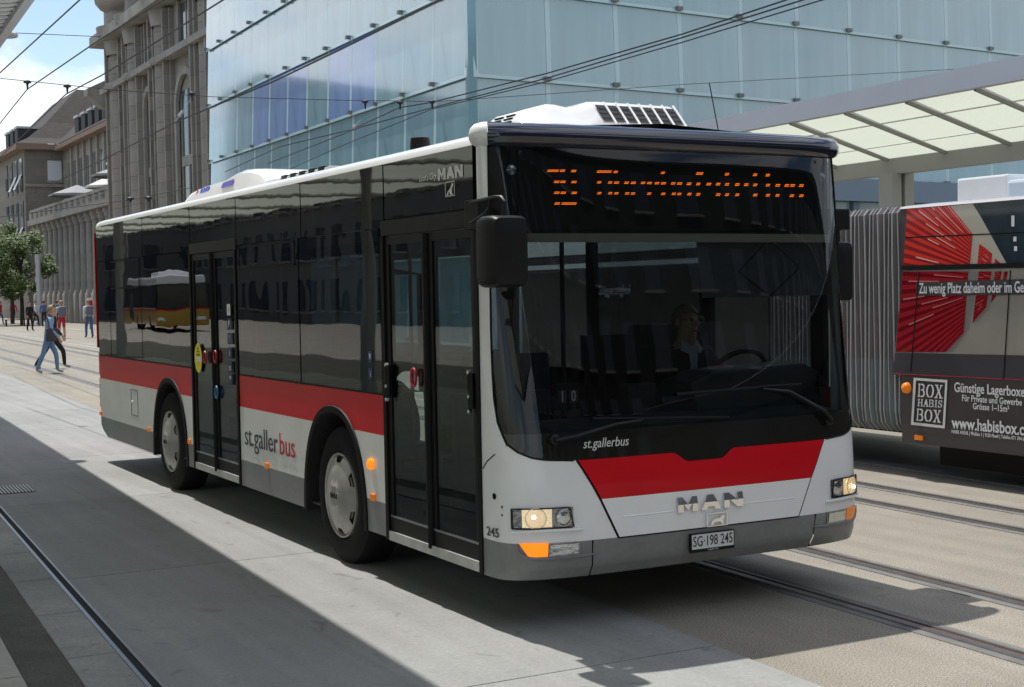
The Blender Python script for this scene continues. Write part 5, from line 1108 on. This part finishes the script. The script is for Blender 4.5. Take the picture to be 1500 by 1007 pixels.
mark('BOX', (1345.5, 562), (1382, 564.5), (1344.6, 581.5), (.9, 1, 1)); mark('HABIS', (1344.8, 584.5), (1381, 586.8), (1344.2, 595.2), (1, 1, .95, .55, .85)); mark('BOX', (1343.4, 598.5), (1379.5, 601.5), (1342.4, 616.5), (.9, 1, 1))
y, z = T(1329, 568.5); MB().lathe((TX, y, z), (-1,0,0), [(0,.055),(.03,.05),(.05,.03),(.055,.001)], 16).build('side_marker', mOrange, tb, smooth=True)
y, z = T(1345.5, 641.5); MB().box(TX-.004, TX+.01, y-.05, y+.05, z-.022, z+.022).build('reflector', mOrange, tb)
# bellows
mFold = M('bellows_fabric', (.17, .155, .15), .7, var=.12, vs=5); mFoldG = M('bellows_lower', (.19, .225, .225), .6, var=.1, vs=4); mFoldE = M('bellows_edge', (.36, .355, .34), .6)
yB1 = yE+2.0; nf = 30; zs_ = [(.42, .10), (.50, .02), (.62, 0), (1.12, 0), (1.1201, 0), (2.0, 0), (2.54, 0), (2.60, .06)]
rowsU, rowsL = [], []
for i in range(nf*2+1):
    y = yE+(yB1-yE)*i/(nf*2); dp = 0 if i % 2 == 0 else .055
    rowsL.append([(TX+.05+dp+o_, y, z) for z, o_ in zs_[:4]]); rowsU.append([(TX+.05+dp+o_, y, z) for z, o_ in zs_[4:]])
bl = MB().grid(rowsU).build('bellows', mFold, tb); MB().grid(rowsL).build('bellows_lower', mFoldG, tb)
for i in range(nf+1):
    y = yE+(yB1-yE)*i/nf; MB().tube([(TX+.045+o_, y+.014*math.sin(i*1.7+z*2), z) for z, o_ in zs_], .0055+.002*((i*7) % 3), 5).build('fold_edge', mFoldE, bl)
MB().box(TX+.2, TX+2.3, yE, yB1, .40, 2.56).build('bellows_core', mDark, tb); MB().box(TX+.16, TX+.18, yE, yB1, 2.08, 2.09).build('bellows_band', mDark, bl)
rbd = MB().box(TX+.01, TX+2.5, yB1, yB1+5.5, ZB, ZTt-.03).build('rear_body', mTbDark, tb)
mPale = M('rear_cant_pale', (.80, .86, .89), .35, coat=.3); MB().box(TX-.0, TX+.012, yB1+.05, yB1+5.4, 2.32, ZTt-.04).build('rear_cant_panel', mPale, rbd); MB().box(TX-.0, TX+.012, yB1+.05, yB1+5.4, 2.14, 2.20).build('rear_trim_strip', mPale, rbd); MB().box(TX-.0, TX+.012, yB1+.05, yB1+5.4, 2.09, 2.14).build('rear_trim_strip', mIntGrey, rbd)
text('rear_display_lettering', '2 Guggeranghof', mLetW, rbd, (TX-.004, 8.02, 1.84), (0,-1,0), (0,0,1), .17, .8, .01, .001)
y = U(1402, 290, 0, TX+.6).y; MB().box(TX+.6, TX+1.9, y-.62, y, ZTt+.0, ZTt+.26).build('roof_equipment', mWhite, tb, bevel=.02); MB().box(TX+.5, TX+2.1, y-4.5, y-.70, ZTt+.0, ZTt+.19).build('roof_equipment', M('roof_pale_blue', (.60, .68, .76), .4), tb, bevel=.03)

# ------------------------------------------------------------------ canopies
mFascia = M('canopy_fascia', (.50, .53, .58), .45, .2, var=.03, vs=2); mSoff = M('canopy_soffit', (.58, .61, .53), .5, var=.04, vs=1, bump=.003, bs=60); mBeam = M('canopy_beam', (.34, .34, .33), .5)
def ribbed(name):
    m = M(name, (.58, .61, .53), .5); t = m.node_tree; b = t.nodes['Principled BSDF']; l = t.links.new; tcn = N(t, 'ShaderNodeTexCoord'); w = N(t, 'ShaderNodeTexWave', bands_direction='Y'); w.inputs['Scale'].default_value = 7
    l(tcn.outputs['Object'], w.inputs['Vector']); bp = N(t, 'ShaderNodeBump'); bp.inputs['Distance'].default_value = .02; l(w.outputs['Fac'], bp.inputs['Height']); l(bp.outputs[0], b.inputs['Normal'])
    # light filtering through the thin roof sheets
    b.inputs['Transmission Weight'].default_value = 0; tl = N(t, 'ShaderNodeBsdfTranslucent'); tl.inputs['Color'].default_value = (.70, .74, .62, 1); ms = N(t, 'ShaderNodeMixShader'); ms.inputs[0].default_value = .50
    o = t.nodes['Material Output']; l(b.outputs[0], ms.inputs[1]); l(tl.outputs[0], ms.inputs[2]); l(ms.outputs[0], o.inputs['Surface']); return m
mRib = ribbed('ribbed_roof_sheet')
cr_ = thing('bus_stop_canopy', 'long pale flat canopy over the far platform behind the trolleybus', 'canopy', (13, 6, 0))
A = 11.0; e0 = U(1143, 183, 0, A); e1 = U(1322, 147, 0, A); zE = (e0.z+e1.z)/2; tpz = U(1143, 158, 0, A).z-e0.z
bx = U(1301, 242, 1, e0.y); XB, ZBm = bx.x, bx.z
ya, yb2 = .5, 16.5
def cs(x, y, z): return (x+K*(y-8), y, z)
MB().add([cs(A-.04,ya,zE),cs(A-.04,yb2,zE),cs(A-.04,yb2,zE+.30),cs(A-.04,ya,zE+.30),cs(A+.10,ya,zE),cs(A+.10,yb2,zE),cs(A+.10,yb2,zE+.30),cs(A+.10,ya,zE+.30)], [(0,1,2,3),(7,6,5,4),(0,4,5,1),(3,2,6,7),(0,3,7,4),(1,5,6,2)]).build('fascia', mFascia, cr_)
bay = e0.y-U(1227, 167, 0, A).y
yy = e0.y+bay*6
while yy > ya+.3:
    y2 = yy-bay
    rows = [[cs(A+.11, yy-.03, zE+.06), cs(A+.11, y2+.03, zE+.06)], [cs(XB-.12, yy-.03, ZBm+.10), cs(XB-.12, y2+.03, ZBm+.10)]]
    MB().grid(rows).build('roof_sheet', mRib, cr_)
    rows = [[cs(XB+.12, yy-.03, ZBm+.10), cs(XB+.12, y2+.03, ZBm+.10)], [cs(XB+2.3, yy-.03, zE+.06), cs(XB+2.3, y2+.03, zE+.06)]]
    MB().grid(rows).build('roof_sheet', mRib, cr_)
    for t_ in (.33, .72): MB().tube([cs(A+(XB-A)*t_, yy-.05, zE+.05+(ZBm+.10-zE-.06)*t_), cs(A+(XB-A)*t_, y2+.05, zE+.05+(ZBm+.10-zE-.06)*t_)], .012, 4).build('sheet_joint', mPaper, cr_)
    MB().tube([cs(A+.10, yy, zE+.02), cs(XB, yy, ZBm+.06)], .045, 6).build('rafter', mBeam, cr_); MB().tube([cs(XB, yy, ZBm+.06), cs(XB+2.3, yy, zE+.02)], .045, 6).build('rafter', mBeam, cr_)
    yy -= bay
MB().add([cs(XB-.12,ya,ZBm-.16),cs(XB-.12,yb2,ZBm-.16),cs(XB-.12,yb2,ZBm+.14),cs(XB-.12,ya,ZBm+.14),cs(XB+.12,ya,ZBm-.16),cs(XB+.12,yb2,ZBm-.16),cs(XB+.12,yb2,ZBm+.14),cs(XB+.12,ya,ZBm+.14)], [(0,1,2,3),(7,6,5,4),(0,4,5,1),(3,2,6,7),(0,3,7,4),(1,5,6,2)]).build('main_beam', mBeam, cr_)
pp = U(1306, 280, 0, XB)
for y in (pp.y, pp.y-8.5):
    for dx in (-.14, .14): MB().box(XB+K*(y-8)+dx-.10, XB+K*(y-8)+dx+.10, y-.16, y+.16, 0, ZBm-.15).build('post', mBeam, cr_)
cl_ = thing('near_canopy', 'edge of the pale ribbed canopy above the near platform, top left corner', 'canopy', (-4, 5, 0))
ZC = 5.12
def ls(a, y, z): return (a+K*(y-10), y, z)
AL = -.60
MB().add([ls(AL-.10,-18,ZC-.02),ls(AL-.10,60,ZC-.02),ls(AL-.10,60,ZC+.22),ls(AL-.10,-18,ZC+.22),ls(AL,-18,ZC-.02),ls(AL,60,ZC-.02),ls(AL,60,ZC+.22),ls(AL,-18,ZC+.22)], [(0,1,2,3),(7,6,5,4),(0,4,5,1),(3,2,6,7),(0,3,7,4),(1,5,6,2)]).build('fascia', mFascia, cl_)
mSolid = M('near_roof_sheet', (.80, .82, .76), .5, var=.05, vs=2)
for k in range(30):
    y0 = -18+2.6*k; y1 = y0+2.57
    MB().grid([[ls(AL-.11, y0, ZC+.04), ls(AL-.11, y1, ZC+.04)], [ls(-6.0, y0, ZC-.72), ls(-6.0, y1, ZC-.72)]]).build('roof_sheet', mSolid, cl_); MB().grid([[ls(-6.05, y0, ZC-.72), ls(-6.05, y1, ZC-.72)], [ls(-13.0, y0, ZC-.50), ls(-13.0, y1, ZC-.50)]]).build('roof_sheet', mRib, cl_)
    MB().grid([[ls(AL-.11, y0, ZC+.18), ls(AL-.11, y1, ZC+.18)], [ls(-6.0, y0, ZC+.18), ls(-6.0, y1, ZC+.18)]]).build('roof_cover', mFascia, cl_)
    for j in range(10 if 6 < k < 15 else 0):
        yj = y0+.26*j; MB().tube([ls(AL-.11, yj, ZC+.03), ls(-6.0, yj, ZC-.73)], .018, 4).build('rib', mFascia, cl_)
    if k % 2 == 0: MB().tube([ls(AL-.1, y0, ZC-.02), ls(-6.0, y0, ZC-.76), ls(-13.0, y0, ZC-.56)], .05, 6).build('rafter', mBeam, cl_)
MB().tube([ls(-6.0, -18, ZC-.85), ls(-6.0, 60, ZC-.85)], .13, 8).build('main_beam', mBeam, cl_)
for y in (-13, 15, 30, 45): MB().tube([ls(-6.0, y, 0), ls(-6.0, y, ZC-.8)], .13, 12).build('post', mBeam, cl_)
q = U(6, 54, 0, -.55); fl = thing('canopy_floodlight', 'round disc floodlight fixed to the near canopy edge', 'lamp', (q.x, q.y, q.z))
MB().lathe((q.x, q.y, q.z), (0,0,1), [(0,.01),(0,.16),(.03,.17),(.07,.10),(.09,.02)], 20).build('housing', mZinc, fl, smooth=True); MB().tube([(q.x, q.y, q.z+.08), (q.x-.15, q.y, q.z+.16)], .02, 6).build('bracket', mBeam, fl)

# ------------------------------------------------------------------ overhead line
mWire = M('wire', (.02, .02, .03), .6); mIns = M('insulator', (.02, .02, .025), .5)
def wire(label, pts, r=.011, z=5.7, grp='contact and span wires'):
    P = [U(u, v, 2, z) if len(w_) == 0 else U(u, v, *w_) for u, v, *w_ in pts]
    o = MB().tube(P, r, 5).build('overhead_wire', mWire); tag(o, label, 'wire', grp); return P
wire('contact wire crossing the sky nearest to the top left corner', [(-30, 133), (0, 107), (58, 54), (117, 0), (130, -12)])
wire('contact wire carried by the left insulator, crossing the sky to the stone cornice', [(-30, 222), (0, 181), (40, 131), (148, 57), (240, 0), (262, -14)])
wire('contact wire carried by the second insulator, running over the stone columns to the top', [(-20, 248), (0, 231), (97, 138), (150, 110), (200, 80), (327, 0), (350, -15)], .012)
wire('heavy contact wire slanting across the glass hall to its upper edge', [(40, 287), (150, 235), (260, 178), (400, 120), (500, 72), (645, 0), (668, -11)], .016)
wire('contact wire running from behind the bus roof up to the top edge, uppermost of three', [(330, 252), (410, 215), (515, 190), (585, 158), (633, 150), (800, 108), (1000, 50), (1143, 3), (1180, -10)], .013)
wire('contact wire running over the bus roof, middle one of three', [(392, 240), (530, 186), (633, 158), (800, 115), (1000, 55), (1170, 2), (1200, -8)], .013)
wire('contact wire running over the bus roof, lowest of three', [(420, 250), (500, 214), (633, 160), (800, 120), (1000, 62), (1205, 0), (1230, -8)], .011)
wire('thin span wire strung across the street with hanging insulators', [(-20, 112, 1, 16), (0, 115, 1, 16), (167, 132, 1, 16), (310, 142, 1, 16), (500, 147, 1, 16), (640, 149, 1, 16), (815, 137, 1, 16), (1000, 124, 1, 16), (1500, 96, 1, 16), (1530, 95, 1, 16)], .006)
wire('faint thin wire high across the sky beside the corner of the near canopy', [(10, 48, 1, 40), (146, 54, 1, 40)], .012)
wire('faint low wire crossing in front of the stone columns', [(0, 318, 1, 50), (190, 293, 1, 50), (280, 275, 1, 50)], .016)
def insulator(u, v, lab, drop=10, yv=16):
    p = U(u, v, 1, yv); s = (p-CAM).length/FPX
    t = thing('line_insulator', lab, 'insulator', p, 'line insulators'); 
    MB().lathe(p, (0,0,1), [(0,.001),(0,.3*12*s),(-.8*s,5.2*s),(1.6*s,5.0*s),(3.0*s,2.2*s),(3.4*s,.001)], 14).build('cap', mIns, t, smooth=True)
    MB().lathe(p, (0,0,-1), [(0,3*s),(3*s,1.6*s),(drop*s,1.0*s),(drop*s,.001)], 10).build('hanger', mIns, t, smooth=True)
for u, v, lab in ((40, 121, 'black bell insulator leftmost against the sky'), (98.5, 127, 'black bell insulator against the sky, second from the left'), (281, 138, 'bell insulator hanging in front of the stone arch'), (535, 150, 'bell insulator left one of three before the glass hall'), (586, 151, 'bell insulator middle one of three before the glass hall'), (633, 150, 'bell insulator right one of three before the glass hall')): insulator(u, v, lab)
for u, v, lab in ((191, 292, 'tiny insulator low before the stone columns, left one'), (217.5, 291, 'tiny insulator low before the stone columns, right one')): insulator(u, v, lab, 5, 50)
for u0, v0, u1, v1, yv, lab in ((281, 144, 257, 178, 16, 'short dropper linking the arch insulator to the heavy wire'), (528, 176, 515, 190, 16, 'short dropper with turnbuckle joining the wires before the glass hall')):
    a, b = U(u0, v0, 1, yv), U(u1, v1, 1, yv); tag(MB().tube([a, a+(b-a)*.55, a+(b-a)*.56, a+(b-a)*.8, a+(b-a)*.81, b], [.006, .006, .03, .03, .006, .006], 6).build('wire_dropper', mSteel), lab, 'wire', 'wire droppers')

# ------------------------------------------------------------------ what stands behind the camera and shows in the bus windows, plus an added sky blocker
mTown = M('town_render', (.15, .15, .145), .85, var=.08, vs=.6); mTownD = M('town_stone', (.025, .023, .022), .85, var=.15, vs=.6)
def block(label, x0, x1, y0, y1, h, mat, face, fl_h=3.4, step=3.2):
    b = thing('town_building', label, 'building', ((x0+x1)/2, (y0+y1)/2, 0)); MB().box(x0, x1, y0, y1, 0, h).build('wall', mat, b); MB().box(x0-.5, x1+.5, y0-.5, y1+.5, h, h+.6).build('cornice', mat, b)
    me = None
    lo, hi = (y0, y1) if face in ('+x',) else (x0, x1); yw = y0 if face == '-y' else y1
    for r in range(int(h/fl_h)):
        t = lo+1.2
        while t+1.6 < hi:
            z = .8+fl_h*r
            if face == '+x': c = (x1+.0, t+.7, z)
            else: c = (t+.7, yw, z)
            if me is None:
                o = (MB().box(-.05, .06, -.65, .65, 0, 2.0) if face == '+x' else MB().box(-.65, .65, -.05, .06, 0, 2.0)).build('window', mWin); me = o.data; bpy.data.objects.remove(o)
                o = (MB().box(-.05, .2, -.8, .8, -.12, 0) if face == '+x' else MB().box(-.8, .8, -.2, .2, -.12, 0)).build('sill', mStoneP); ms_ = o.data; bpy.data.objects.remove(o)
            put('window', me, c, b); put('sill', ms_, c, b); t += step
    return b
block('long pale rendered house front reflected in the side windows', -46, -30, 8, 114, 17, mTown, '+x')
block('plain grey block added out of view to keep sky out of the window reflections', -32, -5, 112, 125, 22, mTown, '-y')  # added unseen block, keeps bright sky out of the rear window reflections
block('tall dark stone town house reflected in the windscreen', -4, 110, -60, -42, 21, mTownD, '+y')
mPost = M('post_yellow', (.50, .28, .005), .3, coat=.5)
def post_bus(label, x, y, ang, ln=11.5):
    b = thing('yellow_bus', label, 'bus', (x, y, 0))
    c, s = math.cos(ang), math.sin(ang); mm = Matrix(((c,-s,0,x),(s,c,0,y),(0,0,1,0),(0,0,0,1)))
    def add(nm, mat, mb, **k):
        o = mb.build(nm, mat, b, **k); o.data.transform(mm); return o
    add('lower_body', mPost, MB().box(-1.25, 1.25, 0, ln, .32, 1.15), bevel=.06); add('red_stripe', mRed, MB().box(-1.26, 1.26, .05, ln-.05, 1.15, 1.22)); add('window_band', mGloss, MB().box(-1.24, 1.24, .02, ln-.02, 1.22, 2.5), bevel=.05); add('roof', mWhite, MB().box(-1.24, 1.24, .05, ln-.05, 2.5, 2.95), bevel=.12); add('roof_unit', mWhite, MB().box(-.8, .8, 2, 5, 2.95, 3.2), bevel=.08)
    for yy in (2.7, 8.6):
        for sx_ in (-1, 1): add('wheel', mTyre, MB().lathe((1.2*sx_, yy, .48), (sx_, 0, 0), [(-.2,.46),(.0,.46),(.07,.40),(.06,.1)], 28), smooth=True)
    for sx_ in (-1, 1): add('headlight', mLampCold, MB().box(sx_*.9-.2, sx_*.9+.2, -.02, .02, .62, .78))
post_bus('yellow post bus mirrored behind the rear window of the bus', -17.0, 67, .10)
